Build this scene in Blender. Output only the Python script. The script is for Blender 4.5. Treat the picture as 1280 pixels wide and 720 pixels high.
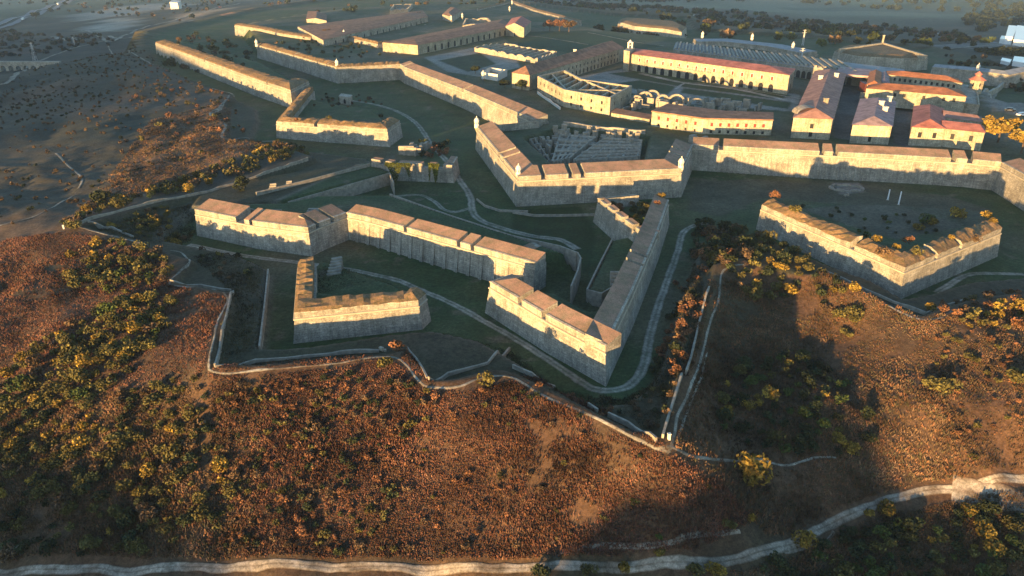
import bpy, math, random
import numpy as np
from mathutils import Vector
R = math.radians
random.seed(7); rng = np.random.default_rng(7)
SC = bpy.context.scene; COL = SC.collection
for o in list(bpy.data.objects): bpy.data.objects.remove(o)

# ------------------------------------------------------------ camera, sky, sun, exposure
CZ = 72.0; PITCH = 25.0; F = 914.0
cd = bpy.data.cameras.new('camera'); cam = bpy.data.objects.new('camera', cd); COL.objects.link(cam)
cd.sensor_width = 36; cd.lens = 36*F/1280; cd.clip_start = 1; cd.clip_end = 20000
cam.location = (0, 0, CZ); cam.rotation_euler = (R(90-PITCH), 0, 0); SC.camera = cam
AZ = 33.0; EL = 2.8                                   # the sun stands low behind the camera's left shoulder
W = bpy.data.worlds.new('World'); SC.world = W; W.use_nodes = True
nt = W.node_tree; nt.nodes.clear()
sky = nt.nodes.new('ShaderNodeTexSky'); sky.sky_type = 'NISHITA'; sky.sun_disc = False
sky.sun_elevation = R(EL); sky.sun_rotation = R(180+AZ); sky.air_density = 1.0; sky.dust_density = 0.3; sky.ozone_density = 2.3
bg = nt.nodes.new('ShaderNodeBackground'); bg.inputs['Strength'].default_value = 0.15
wo = nt.nodes.new('ShaderNodeOutputWorld')
nt.links.new(sky.outputs[0], bg.inputs[0]); nt.links.new(bg.outputs[0], wo.inputs[0])
sd = bpy.data.lights.new('sun', 'SUN'); sun = bpy.data.objects.new('sun', sd); COL.objects.link(sun)
sd.energy = 3.8; sd.angle = R(0.55); sd.color = (1.0, 0.60, 0.22)
SDIR = Vector((math.sin(R(AZ))*math.cos(R(EL)), math.cos(R(AZ))*math.cos(R(EL)), -math.sin(R(EL))))
sun.rotation_euler = SDIR.to_track_quat('-Z', 'Y').to_euler(); sun.location = (-200, -300, 200)
HAZE = 0.00008
vs = SC.view_settings; vs.view_transform = 'Standard'; vs.look = 'None'; vs.exposure = 2.42; vs.gamma = 1
SC.render.resolution_x = 1024; SC.render.resolution_y = 576
SC.render.engine = 'CYCLES'; SC.cycles.max_bounces = 4; SC.cycles.diffuse_bounces = 2; SC.cycles.volume_bounces = 0

# ------------------------------------------------------------ from a place in the photograph to a place on the ground
CP, SP = math.cos(R(PITCH)), math.sin(R(PITCH))
def P(px, py, z=0.0):
    a = (px-640)/F; b = (360-py)/F
    dy = CP + b*SP; dz = -SP + b*CP
    t = (z-CZ)/dz
    return np.array((a*t, dy*t, z))
def PL(pts, z): return [P(x, y, z) for x, y in pts]
def XY(pts, z): return np.array([P(x, y, z)[:2] for x, y in pts])

# ------------------------------------------------------------ polygon maths on arrays
def inside(X, Y, poly):
    r = np.zeros(X.shape, bool); n = len(poly)
    for i in range(n):
        x0, y0 = poly[i]; x1, y1 = poly[(i+1) % n]
        if y0 == y1: continue
        c = ((y0 > Y) != (y1 > Y)) & (X < (x1-x0)*(Y-y0)/(y1-y0)+x0)
        r ^= c
    return r
def dist(X, Y, poly, closed=True):
    d = np.full(X.shape, 1e9); n = len(poly)
    for i in range(n if closed else n-1):
        ax, ay = poly[i]; bx, by = poly[(i+1) % n]
        vx, vy = bx-ax, by-ay; L = vx*vx+vy*vy+1e-9
        t = np.clip(((X-ax)*vx+(Y-ay)*vy)/L, 0, 1)
        d = np.minimum(d, np.hypot(X-ax-t*vx, Y-ay-t*vy))
    return d
def sdist(X, Y, poly):
    return np.where(inside(X, Y, poly), 1, -1)*dist(X, Y, poly)
def sst(a, b, v):
    t = np.clip((v-a)/(b-a), 0, 1); return t*t*(3-2*t)
_T = rng.random((64, 256))*6.283; 
def vnoise(X, Y, s, seed=0):
    g = np.random.default_rng(seed+100).random((257, 257))
    x = X/s+37.3*seed; y = Y/s+11.1*seed
    xi = np.floor(x).astype(int); yi = np.floor(y).astype(int); fx = x-xi; fy = y-yi
    fx = fx*fx*(3-2*fx); fy = fy*fy*(3-2*fy); xi %= 256; yi %= 256
    return (g[xi, yi]*(1-fx)*(1-fy)+g[xi+1, yi]*fx*(1-fy)+g[xi, yi+1]*(1-fx)*fy+g[xi+1, yi+1]*fx*fy)-0.5

# ------------------------------------------------------------ the lines of the fortress, traced on the ground
# crest of the glacis (z 5.2), closing around the far side
CREST_PX = [(150,67),(212,90),(270,112),(292,120),(262,142),(282,155),(280,173),(345,181),(392,196),(320,222),(205,251),
            (99,283),(167,299),(236,324),(214,353),(285,366),(282,400),(266,430),(262,459),(320,457),(410,449),(475,444),(505,440),
            (536,476),(575,474),(615,462),(641,466),(690,490),(740,515),(790,540),(829,554),(852,470),(886,370),(895,330),(928,322),(1027,340),
            (1072,361),(1155,396),(1207,378),(1300,362)]
Z_CREST = 5.2
CREST = [tuple(p[:2]) for p in PL(CREST_PX, Z_CREST)]
CREST += [(190, 150), (300, 200), (345, 330)]+[tuple(p[:2]) for p in PL([(1310,106),(1240,70),(1165,52),(1040,40),(885,27),(865,14),(760,10),(690,3),(600,-10),(420,-8),(300,9),(165,36)], Z_CREST)]
CREST = np.array(CREST)
# counterscarp rim (z 3.4)
RIM_PX = [(196,80),(280,118),(320,135),(322,150),(312,172),(345,184),(420,193),(462,199),
          (462,204),(330,262),(238,262),(200,288),(205,300),(300,318),(336,335),(324,434),(380,432),(482,417),(540,412),
          (600,424),(650,452),(700,487),(745,506),(785,502),(812,482),(828,455),(845,400),(860,355),(873,315),(900,302),
          (960,300),(1030,328),(1090,350),(1130,372),(1160,366),(1210,352),(1290,345)]
RIM = [tuple(p[:2]) for p in PL(RIM_PX, 3.4)]
RIM += [(185,160), (285, 205), (325, 330)]+[tuple(p[:2]) for p in PL([(1300,118),(1240,80),(1165,60),(1040,47),(870,35),(858,21),(765,17),(690,8),(600,-5),(420,-3),(300,14),(185,42)], 3.4)]
RIM = np.array(RIM)
ZM = 10.0; ZO = 8.0
A_PX = [(194,53),(256,75),(319,98),(363,112),(386,101)]
B_PX = [(321,56),(421,84),(500,80)]
C_PX = [(500,80),(506,84),(580,112),(668,150)]
E_PX = [(596,158),(648,221),(852,211),(866,181)]
F_PX = [(866,181),(960,186),(1100,193),(1210,199),(1252,203)]
G_PX = [(1252,203),(1330,245),(1420,296)]
PV_PX = [(380,111),(345,151),(484,161),(500,150)]
K_PX = [(243,262),(320,277),(385,285),(398,279),(433,266)]
H_PX = [(433,266),(462,272),(560,299),(669,329)]
R_PX = [(669,329),(640,352),(612,352)][:0]+[(640,343),(612,352),(690,398),(757,433),(790,365),(822,290),(836,250)]
O_PX = [(372,327),(367,391),(523,375),(533,366)]
Q_PX = [(952,256),(1040,294),(1132,334),(1253,285)]
NV_PX = [(464,199),(490,203),(565,207),(572,196)]
J_PX = [(795,243),(747,248),(772,268),(800,288),(822,292)]
main = PL(B_PX, ZM)+PL(C_PX[1:], ZM)+PL(E_PX, ZM)+PL(F_PX[1:], ZM)+PL(G_PX[1:], ZM)
MAIN = np.array([p[:2] for p in main]+[(265, 205), (280, 300)]+[tuple(p[:2]) for p in PL([(1262,125),(1225,104),(1130,88),(1040,74),(1000,62),(870,48),(760,38),(722,30),(668,14),(640,4),(540,4),(430,10),(330,24),(300,30)], 8)])
PLATS = []   # polygon, height, softness
def plat(poly, z, soft=1.2, off=0.0): PLATS.append((np.array(poly), z, soft, off))
plat(MAIN, 8.0, 1.6, 3.5)
plat(XY([(194,53),(363,112),(386,101),(330,72),(230,44)], ZM), 7.5, 1.6, 3)
plat(list(XY(PV_PX, ZO))+list(XY([(470,135),(415,128)], 5)), 5.0, 1.6, 3)
plat(XY([(243,262),(385,285),(398,279),(433,266),(669,329),(676,318),(722,318),(490,243),(400,243),(355,252),(270,253)], 5.5), 5.5, 1.6, 1.5)
plat(XY([(355,250),(487,215),(462,203),(320,222),(250,245),(240,258)], 4.5), 4.5, 1.2, 0)
plat(list(XY(O_PX, 7))+list(XY([(395,355),(389,318)], 5)), 4.6, 1.6, 3)
plat(list(XY(O_PX, 7))+list(XY([(520,362),(500,352),(395,317)], 3)), 3.2, 2.5, 3)
plat(list(XY(Q_PX, ZO))+list(XY([(1235,262),(1140,255),(1010,250)], 3.5)), 3.6, 4, 3)
plat(XY([(612,352),(757,433),(790,365),(822,290),(800,292),(768,355),(740,380),(700,358),(660,356)], 4.2), 3.8, 3, 3)
plat(XY([(765,300),(800,293),(826,291),(795,358),(766,366),(735,362)], 4.0), 4.0, 1.0, 0.3)
plat(list(XY([(795,246),(747,249),(772,269),(800,289),(822,292),(836,252)], ZO)), 6.0, 1.2, 2)
plat(list(XY([(464,199),(565,207),(572,196),(480,190)], 7)), 4.6, 1.2, 1.5)

# ------------------------------------------------------------ the lie of the open country (control points: pixel, height)
CTRL = []
for p in CREST_PX[::1]: CTRL.append((*P(p[0], p[1], Z_CREST)[:2], Z_CREST))
for px, py, z in [(0,300,1),(30,250,1),(0,200,1),(80,230,1.5),(150,200,3),(230,190,4),(250,150,4),(100,150,4),(10,130,-5),(150,90,6),(180,70,5),(90,100,4),
                  (250,240,3.5),(60,270,1.5),(60,72,-22),(0,60,-30),(100,55,-20),(140,50,-14),(60,20,-40),(200,10,-35),(250,30,-22),(300,15,-18),(0,5,-45),
                  (0,100,-19),(30,92,-21),(75,90,-19),(30,80,-22),(0,80,-24),(420,8,-12),(600,4,-30),(700,14,-14),(800,20,-16),(900,15,-30),(1000,40,-14),(1000,12,-55),(1100,10,-58),(1270,3,-45),(1200,50,-12),
                  (1280,60,-8),(1270,90,0),(1100,450,-1),(960,380,-.3),(1220,30,-35),(1100,45,-14),(880,40,-10),
                  (100,330,2.5),(200,330,4),(0,380,0),(100,420,1),(200,400,3.5),(0,460,-3),(100,500,-2.5),(200,470,2),(0,540,-6),(0,640,-9.5),(0,712,-12),(100,600,-6),
                  (200,560,-3.5),(200,640,-7),(200,714,-9.8),(300,520,0.5),(300,600,-4),(320,712,-8.8),(400,520,1),(400,600,-3),(450,700,-8),(500,560,-0.5),
                  (500,640,-4.8),(560,520,2.5),(600,712,-7.4),(600,600,-2),(660,560,1.5),(700,650,-4),(720,600,-0.8),(800,600,1),(800,712,-7.5),(780,660,-4),(880,655,-5),
                  (840,620,0),(900,600,-1.5),(960,690,-8),(1000,660,-8.5),(1100,625,-8.5),(1200,606,-7.8),(1280,600,-8),(960,620,-6.5),(1040,610,-7.5),
                  (900,520,-1.5),(900,450,-1),(930,400,-1),(960,560,-4.5),(1000,500,-4),(1000,440,-3),(1060,560,-5.5),(1060,480,-3),(1060,420,-1.5),(1110,450,-.6),(1140,500,-0.5),
                  (1150,430,3),(1200,450,2.5),(1280,440,3),(1200,540,-2.5),(1280,520,-0.5),(1150,580,-6),(1240,585,-5.5),(1280,660,-10),(1100,700,-11),(1000,712,-10.5),(1280,715,-12),
                  (950,350,1.5),(1000,370,.5)]:
    CTRL.append((*P(px, py, z)[:2], z))
for x, y, z in [(0,0,-13),(-80,0,-14),(80,0,-15),(-150,60,-10),(150,60,-12),(0,-100,-16),(-300,0,-14),(300,0,-18),(300,150,-6),(420,300,-12),(600,600,-30),(-300,200,4),(-400,300,2),
                (-500,500,-12),(-700,800,-40),(0,-500,-20),(-600,-400,-18),(600,-400,-25),(0,4000,-60),(2500,4000,-60),(-2500,4000,-60),(4500,1000,-60),(-4500,1000,-50),
                (4500,-2000,-40),(-4500,-2000,-40),(0,-3000,-40),(1000,6000,-60),(-3000,7000,-60),(500,1200,-40),(-250,900,-20)]:
    CTRL.append((x, y, z))
CTRL = np.array(CTRL)
def _phi(r): return np.sqrt(r*r+9.0)
_D = _phi(np.hypot(CTRL[:, None, 0]-CTRL[None, :, 0], CTRL[:, None, 1]-CTRL[None, :, 1]))
_n = len(CTRL); _A = np.zeros((_n+1, _n+1)); _A[:_n, :_n] = _D+np.eye(_n)*(-0.6); _A[_n, :_n] = 1; _A[:_n, _n] = 1
_Wt = np.linalg.solve(_A, np.append(CTRL[:, 2], 0))
def base(X, Y):
    out = np.full(X.shape, _Wt[_n])
    for i in range(_n): out += _Wt[i]*_phi(np.hypot(X-CTRL[i, 0], Y-CTRL[i, 1]))
    return out
PITS = [(XY([(656,172),(700,160),(811,171),(805,199),(722,203),(692,205)], 8), 4.2)]
# unseen hill added behind the drone, its crest shaped to shade chosen ground
S0 = -330.0
RU = [-900,-760,-600,-480,-420,-345,-305,-270,-240,-205,-150,-128,-118,-100,-84,-72,-45,-38,-33,-24,-20,-14,-8,-3,1,6,12,20,60,200,500]
RS = [ 4,  8, 18,  18,  15,  8,   0,  -5,  -7,  -8,  -9.5,  -8,-7.5,-7.5,-10,-13,-14,-12,-1.2, -1.2, -0.8, -0.8, -1.2, -3,-7,-9,-9.6,-9.4,-6,0,0]
def shade_ridge(X, Y):
    sa, ca = math.sin(R(AZ)), math.cos(R(AZ))
    s = X*sa+Y*ca; u = X*ca-Y*sa
    top = np.interp(u, RU, RS)+math.tan(R(EL))*(100-S0)+vnoise(u, s*.25, 9, 5)*2.2+vnoise(u, s*.3, 3.5, 6)*1.6+vnoise(u, s*.3, 1.7, 7)*.8
    w = np.exp(-((s-S0)/60.0)**2)
    return top, w
def hz(X, Y):
    X = np.asarray(X, float); Y = np.asarray(Y, float)
    z = base(X, Y)
    dc = sdist(X, Y, CREST)
    out = dc < 0
    amp = np.clip(-dc/25, 0, 1)
    far = np.clip((np.hypot(X, Y)-300)/500, 0, 1)
    z = z + amp*(vnoise(X, Y, 23, 1)*2.2+vnoise(X+Y*.2, Y*.35, 7, 2)*1.7+vnoise(X, Y, 4, 3)*0.7+vnoise(X, Y, 90, 4)*6*far)
    z = z + vnoise(X, Y, 2.2, 9)*0.14
    # covered way inside the crest
    cw = 3.4+vnoise(X, Y, 12, 8)*0.25
    z = z+(np.minimum(cw, z)-z)*sst(0.2, 1.6, dc)
    z = np.where(dc > 1.6, cw, z)
    dr = sdist(X, Y, RIM)
    fl = 0.6+vnoise(X, Y, 30, 12)*0.5+np.clip((Y-170)/60, 0, 1)*0.5
    z = z+(fl-z)*sst(-0.8, 0.8, dr)
    z = np.where(dr > 0.8, fl, z)
    for poly, pz, soft, off in PLATS:
        d = sdist(X, Y, poly)-off
        h = pz+vnoise(X, Y, 18, 14)*0.3
        z = np.where(d > -soft, z+(np.maximum(h, z)-z)*sst(-soft, 0, d), z)
    for poly, pz in PITS: z = z+(np.minimum(z, pz)-z)*sst(-.6, .8, sdist(X, Y, poly))
    top, w = shade_ridge(X, Y)
    z = z+(np.maximum(top, z)-z)*w
    return z
def axis(dense0, dense1, step, lo, hi, grow, second=None):
    a = list(np.arange(dense0, dense1+step, step)); s = step
    while a[-1] < hi:
        if second and a[-1] < second[0]: s = min(s*grow, second[1])
        else: s *= grow
        a.append(a[-1]+s)
    s = step
    while a[0] > lo:
        s = min(s*grow, 6.0) if a[0] > -260 else s*grow
        a.insert(0, a[0]-s)
    return np.array(a)
GX = axis(-150, 150, 0.8, -5200, 5200, 1.07)
GY = axis(55, 262, 0.8, -3000, 8000, 1.05, (760, 2.2))
MX, MY = np.meshgrid(GX, GY)
MZ = hz(MX, MY)
print('grid', MX.shape)
def hs(x, y):
    """height of the built ground sheet at points (bilinear)"""
    x = np.atleast_1d(np.asarray(x, float)); y = np.atleast_1d(np.asarray(y, float))
    i = np.clip(np.searchsorted(GX, x)-1, 0, len(GX)-2); j = np.clip(np.searchsorted(GY, y)-1, 0, len(GY)-2)
    fx = np.clip((x-GX[i])/(GX[i+1]-GX[i]), 0, 1); fy = np.clip((y-GY[j])/(GY[j+1]-GY[j]), 0, 1)
    return MZ[j, i]*(1-fx)*(1-fy)+MZ[j, i+1]*fx*(1-fy)+MZ[j+1, i]*(1-fx)*fy+MZ[j+1, i+1]*fx*fy
def G(px, py, z0=0.0, it=14):
    """where the view ray through a photo point meets the ground"""
    z = z0
    for _ in range(it):
        p = P(px, py, z); zn = hs(p[0], p[1])[0]
        z = 0.5*z+0.5*zn
    return np.array((p[0], p[1], z))

# ------------------------------------------------------------ materials
MAT = {}
def N(t, k, **kw):
    n = t.nodes.new(k)
    for a, b in kw.items():
        if a in n.inputs: n.inputs[a].default_value = b
        else: setattr(n, a, b)
    return n
def mat(name, col, rough=0.9, var=0.25, scale=0.5, bump=0.0, kind=None, col2=None, spec=0.2, hue=None):
    m = bpy.data.materials.new(name); m.use_nodes = True; t = m.node_tree
    b = t.nodes['Principled BSDF']; b.inputs['Roughness'].default_value = rough
    b.inputs['Specular IOR Level'].default_value = spec
    g = N(t, 'ShaderNodeNewGeometry')
    ns = N(t, 'ShaderNodeTexNoise', Scale=scale, Detail=6.0, Roughness=0.65)
    t.links.new(g.outputs['Position'], ns.inputs['Vector'])
    mix = N(t, 'ShaderNodeMix', data_type='RGBA')
    rp = N(t, 'ShaderNodeMapRange'); rp.inputs[1].default_value = 0.33; rp.inputs[2].default_value = 0.67
    t.links.new(ns.outputs['Fac'], rp.inputs[0]); t.links.new(rp.outputs[0], mix.inputs['Factor'])
    c2 = col2 or tuple(c*(1-var) for c in col)
    mix.inputs['A'].default_value = (*col, 1); mix.inputs['B'].default_value = (*c2, 1)
    last = mix.outputs['Result']
    def mul(fac_out, lo, hi, last, f0=0.0, f1=1.0):
        r = N(t, 'ShaderNodeMapRange'); r.inputs[1].default_value = f0; r.inputs[2].default_value = f1; r.inputs[3].default_value = lo; r.inputs[4].default_value = hi
        t.links.new(fac_out, r.inputs[0])
        mm = N(t, 'ShaderNodeMix', data_type='RGBA', blend_type='MULTIPLY'); mm.inputs['Factor'].default_value = 1
        t.links.new(last, mm.inputs['A']); t.links.new(r.outputs[0], mm.inputs['B'])
        return mm.outputs['Result']
    bsrc = ns.outputs['Fac']
    if kind == 'masonry':       # weathered rubble courses and vertical streaks, laid along the wall by its UV
        uv = N(t, 'ShaderNodeUVMap')
        br = N(t, 'ShaderNodeTexBrick', Scale=1.0); br.offset = 0.5
        br.inputs['Brick Width'].default_value = 1.3; br.inputs['Row Height'].default_value = 0.55; br.inputs['Mortar Size'].default_value = 0.03
        br.inputs['Color1'].default_value = (1, 1, 1, 1); br.inputs['Color2'].default_value = (.62, .62, .62, 1); br.inputs['Mortar'].default_value = (.5, .5, .5, 1)
        t.links.new(uv.outputs[0], br.inputs['Vector'])
        mm = N(t, 'ShaderNodeMix', data_type='RGBA', blend_type='MULTIPLY'); mm.inputs['Factor'].default_value = 0.75
        t.links.new(last, mm.inputs['A']); t.links.new(br.outputs['Color'], mm.inputs['B']); last = mm.outputs['Result']
        mp = N(t, 'ShaderNodeMapping'); mp.inputs['Scale'].default_value = (0.8, 0.12, 1)
        t.links.new(uv.outputs[0], mp.inputs[0])
        n2 = N(t, 'ShaderNodeTexNoise', Scale=1.6, Detail=5.0, Roughness=0.7); t.links.new(mp.outputs[0], n2.inputs['Vector'])
        last = mul(n2.outputs['Fac'], 0.68, 1.1, last, 0.36, 0.62)
        n3 = N(t, 'ShaderNodeTexNoise', Scale=2.6, Detail=3.0, Roughness=0.7); t.links.new(uv.outputs[0], n3.inputs['Vector'])
        last = mul(n3.outputs['Fac'], 0.72, 1.12, last, 0.35, 0.65)
        bsrc = br.outputs['Fac']
    if kind == 'roof':
        uv = N(t, 'ShaderNodeUVMap')
        wv = N(t, 'ShaderNodeTexWave', Scale=0.8, Distortion=0.6); t.links.new(uv.outputs[0], wv.inputs['Vector'])
        last = mul(wv.outputs['Fac'], 0.85, 1.0, last)
        n3 = N(t, 'ShaderNodeTexNoise', Scale=0.35, Detail=6.0, Roughness=0.7); t.links.new(g.outputs['Position'], n3.inputs['Vector'])
        last = mul(n3.outputs['Fac'], 0.6, 1.1, last, 0.36, 0.62)
        bsrc = wv.outputs['Fac']
    if kind in ('mottle', 'vcol', 'masonry'):
        for sc_, lo_, hi_ in ((4.5, .72, 1.2), (.13, .78, 1.15)):
            nn_ = N(t, 'ShaderNodeTexNoise', Scale=sc_, Detail=4.0, Roughness=0.7); t.links.new(g.outputs['Position'], nn_.inputs['Vector'])
            last = mul(nn_.outputs['Fac'], lo_, hi_, last, .36, .64)
    if kind == 'vcol':
        at = N(t, 'ShaderNodeVertexColor', layer_name='col')
        mm = N(t, 'ShaderNodeMix', data_type='RGBA', blend_type='MULTIPLY'); mm.inputs['Factor'].default_value = 1
        t.links.new(last, mm.inputs['A']); t.links.new(at.outputs['Color'], mm.inputs['B']); last = mm.outputs['Result']
    if hue:
        oi = N(t, 'ShaderNodeObjectInfo')
        last = mul(oi.outputs['Random'], 1-hue, 1+hue, last)
    t.links.new(last, b.inputs['Base Color'])
    if bump:
        bp = N(t, 'ShaderNodeBump'); bp.inputs['Strength'].default_value = bump; bp.inputs['Distance'].default_value = 0.15
        t.links.new(bsrc, bp.inputs['Height']); t.links.new(bp.outputs[0], b.inputs['Normal'])
    MAT[name] = m; return m
mat('stone', (.45,.415,.35), kind='masonry', var=.3, scale=.25, bump=.3)
mat('stone_light', (.52,.47,.38), kind='masonry', var=.2, scale=.3)
mat('cordon', (.44,.39,.30), var=.3, scale=.6)
mat('brick_top', (.37,.215,.15), col2=(.21,.16,.10), scale=.5, bump=.5, kind='mottle')
mat('turf_top', (.27,.16,.085), col2=(.10,.085,.04), scale=1.1, bump=.9, kind='mottle')
mat('rubble', (.36,.32,.26), var=.5, scale=.9, bump=.6)
mat('plaster', (.53,.465,.345), var=.2, scale=.2, kind='masonry')
mat('plaster_white', (.66,.63,.56), var=.12, scale=.3)
mat('roof_brown', (.33,.185,.12), kind='roof', var=.4, scale=.15)
mat('roof_red', (.54,.20,.15), kind='roof', var=.3, scale=.12)
mat('roof_orange', (.52,.20,.09), kind='roof', var=.3, scale=.12)
mat('roof_pink', (.47,.25,.19), kind='roof', var=.25, scale=.1)
mat('roof_lilac', (.42,.29,.28), kind='roof', var=.2, scale=.1)
mat('roof_grey', (.33,.34,.35), var=.4, scale=.3, bump=.3)
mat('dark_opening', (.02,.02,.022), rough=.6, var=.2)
mat('shutter', (.24,.04,.03), rough=.6, var=.2)
mat('door_dark', (.10,.03,.025), rough=.6, var=.2)
mat('gravel', (.38,.34,.28), var=.25, scale=.8, bump=.2)
mat('gravel_light', (.46,.43,.37), var=.25, scale=.6)
mat('dirt_road', (.36,.33,.30), var=.3, scale=.35, bump=.3)
mat('asphalt', (.20,.205,.21), var=.2, scale=.2)
mat('line_paint', (.75,.75,.72), var=.05)
mat('metal', (.5,.5,.5), rough=.4, var=.1)
mat('car_white', (.8,.8,.8), rough=.3, var=.03)
mat('car_dark', (.06,.07,.09), rough=.3, var=.03)
mat('tyre', (.02,.02,.02), rough=.9, var=.1)
mat('bark', (.12,.085,.06), var=.4, scale=2)
mat('ground', (1.1,1.1,1.1), col2=(.50,.50,.46), scale=1.3, bump=.5, kind='vcol')
mat('leaf', (1,1,1), col2=(.7,.7,.66), scale=.8, kind='vcol', hue=.22)
mat('tuft', (1,1,1), col2=(.7,.66,.62), scale=.25, kind='vcol')

# ------------------------------------------------------------ mesh helpers
def link_mesh(name, verts, faces, mats, parent=None, origin=None, fm=None, uvs=None, cols=None, smooth=False):
    me = bpy.data.meshes.new(name)
    verts = np.asarray(verts, float)
    if origin is None:
        if parent is not None: origin = np.array(parent['_o'])
        else: origin = np.array((*verts[:, :2].mean(0), verts[:, 2].min()))
    v = verts-origin
    me.from_pydata([tuple(a) for a in v], [], faces)
    for m in (mats if isinstance(mats, (list, tuple)) else [mats]): me.materials.append(MAT[m])
    if fm is not None: me.polygons.foreach_set('material_index', fm)
    if uvs is not None:
        ul = me.uv_layers.new(name='UVMap'); ul.data.foreach_set('uv', np.asarray(uvs, float).ravel())
    if cols is not None:
        ca = me.color_attributes.new('col', 'FLOAT_COLOR', 'POINT')
        c = np.ones((len(v), 4)); c[:, :3] = cols; ca.data.foreach_set('color', c.ravel())
    if smooth: me.polygons.foreach_set('use_smooth', [True]*len(me.polygons))
    me.update()
    o = bpy.data.objects.new(name, me); COL.objects.link(o)
    if parent is not None:
        o.parent = parent; o.location = Vector(origin)-Vector(parent['_o'])
    else: o.location = origin; 
    o['_o'] = tuple(origin)
    return o
def tag(o, label, cat, group=None, kind=None):
    if label: o['label'] = label
    if cat: o['category'] = cat
    if group: o['group'] = group
    if kind: o['kind'] = kind
    return o
def empty(name, loc, label, cat, group=None):
    o = bpy.data.objects.new(name, None); COL.objects.link(o); o.location = loc; o['_o'] = tuple(float(a) for a in loc)
    o.empty_display_size = 0.5
    return tag(o, label, cat, group)
def structure(o): o['kind'] = 'structure'; return o
class MB:
    def __init__(s): s.v = []; s.f = []; s.m = []; s.uv = []
    def face(s, pts, m=0, uv=None):
        i = len(s.v); s.v += [tuple(p) for p in pts]; s.f.append(tuple(range(i, i+len(pts)))); s.m.append(m)
        if uv is None:
            a = np.array(pts[0], float); e1 = np.array(pts[1], float)-a
            n = np.cross(e1, np.array(pts[-1], float)-a); n = n/(np.linalg.norm(n)+1e-9)
            if abs(n[2]) > .8: uv = [(p[0], p[1]) for p in pts]
            else:
                h = np.array((-n[1], n[0], 0)); h = h/(np.linalg.norm(h)+1e-9)
                uv = [(float(np.dot(p, h)), p[2]) for p in pts]
        s.uv += list(uv)
    def prism(s, poly, z0, z1, m=0, mt=None, bottom=False):
        n = len(poly)
        z0 = z0 if hasattr(z0, '__len__') else [z0]*n; z1 = z1 if hasattr(z1, '__len__') else [z1]*n
        for i in range(n):
            j = (i+1) % n; a, b = poly[i], poly[j]; L = math.hypot(b[0]-a[0], b[1]-a[1])
            s.face([(a[0], a[1], z0[i]), (b[0], b[1], z0[j]), (b[0], b[1], z1[j]), (a[0], a[1], z1[i])], m)
        s.face([(p[0], p[1], z1[i]) for i, p in enumerate(poly)], m if mt is None else mt)
        if bottom: s.face([(p[0], p[1], z0[i]) for i, p in enumerate(poly)][::-1], m)
    def box(s, c, sz, rz=0, m=0, mt=None):
        ca, sa = math.cos(rz), math.sin(rz); q = []
        for dx, dy in ((-1,-1),(1,-1),(1,1),(-1,1)):
            x, y = dx*sz[0]/2, dy*sz[1]/2; q.append((c[0]+x*ca-y*sa, c[1]+x*sa+y*ca))
        s.prism(q, c[2], c[2]+sz[2], m, mt, True)
    def cone(s, c, r0, r1, h, n=8, m=0, cap=True):
        a = [(c[0]+r0*math.cos(t), c[1]+r0*math.sin(t), c[2]) for t in np.arange(n)*2*math.pi/n]
        b = [(c[0]+r1*math.cos(t), c[1]+r1*math.sin(t), c[2]+h) for t in np.arange(n)*2*math.pi/n]
        for i in range(n):
            j = (i+1) % n; s.face([a[i], a[j], b[j], b[i]] if r1 > 0.01 else [a[i], a[j], b[j]], m)
        if cap and r1 > 0.01: s.face(b, m)
        if cap: s.face(a[::-1], m)
    def dome(s, c, r, n=10, k=4, m=0, flat=1.0):
        for a in range(k):
            t0, t1 = a/k*math.pi/2, (a+1)/k*math.pi/2
            s.cone((c[0], c[1], c[2]+r*flat*math.sin(t0)), r*math.cos(t0), r*math.cos(t1), r*flat*(math.sin(t1)-math.sin(t0)), n, m, False)
    def build(s, name, mats, parent=None, origin=None, smooth=False):
        return link_mesh(name, s.v, s.f, mats, parent, origin, s.m, s.uv, smooth=smooth)

def arc(pts):
    L = [0.0]
    for a, b in zip(pts[:-1], pts[1:]): L.append(L[-1]+math.hypot(b[0]-a[0], b[1]-a[1]))
    return L
def offs(pts, d, closed=False):
    """offset a polyline to its left by d with mitred corners"""
    n = len(pts); out = []
    for i in range(n):
        ns = []
        if i > 0: ns.append((pts[i-1], pts[i]))
        if i < n-1: ns.append((pts[i], pts[i+1]))
        nn = []
        for a, b in ns:
            vx, vy = b[0]-a[0], b[1]-a[1]; l = math.hypot(vx, vy)+1e-9; nn.append((-vy/l, vx/l))
        if len(nn) == 1: m = nn[0]; k = 1
        else:
            m = (nn[0][0]+nn[1][0], nn[0][1]+nn[1][1]); l = math.hypot(*m)+1e-9; m = (m[0]/l, m[1]/l)
            k = 1/max(0.30, m[0]*nn[0][0]+m[1]*nn[0][1])
        out.append((pts[i][0]+m[0]*d*k, pts[i][1]+m[1]*d*k))
    return out
def subpts(pts, s0, s1):
    L = arc(pts); out = []
    def at(s):
        for i in range(len(L)-1):
            if s <= L[i+1]+1e-6:
                t = (s-L[i])/(L[i+1]-L[i]+1e-9); a, b = pts[i], pts[i+1]; return (a[0]+(b[0]-a[0])*t, a[1]+(b[1]-a[1])*t)
        return tuple(pts[-1][:2])
    out.append(at(s0)); out += [tuple(pts[i][:2]) for i in range(len(L)) if s0+.05 < L[i] < s1-.05]; out.append(at(s1))
    return out
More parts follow.
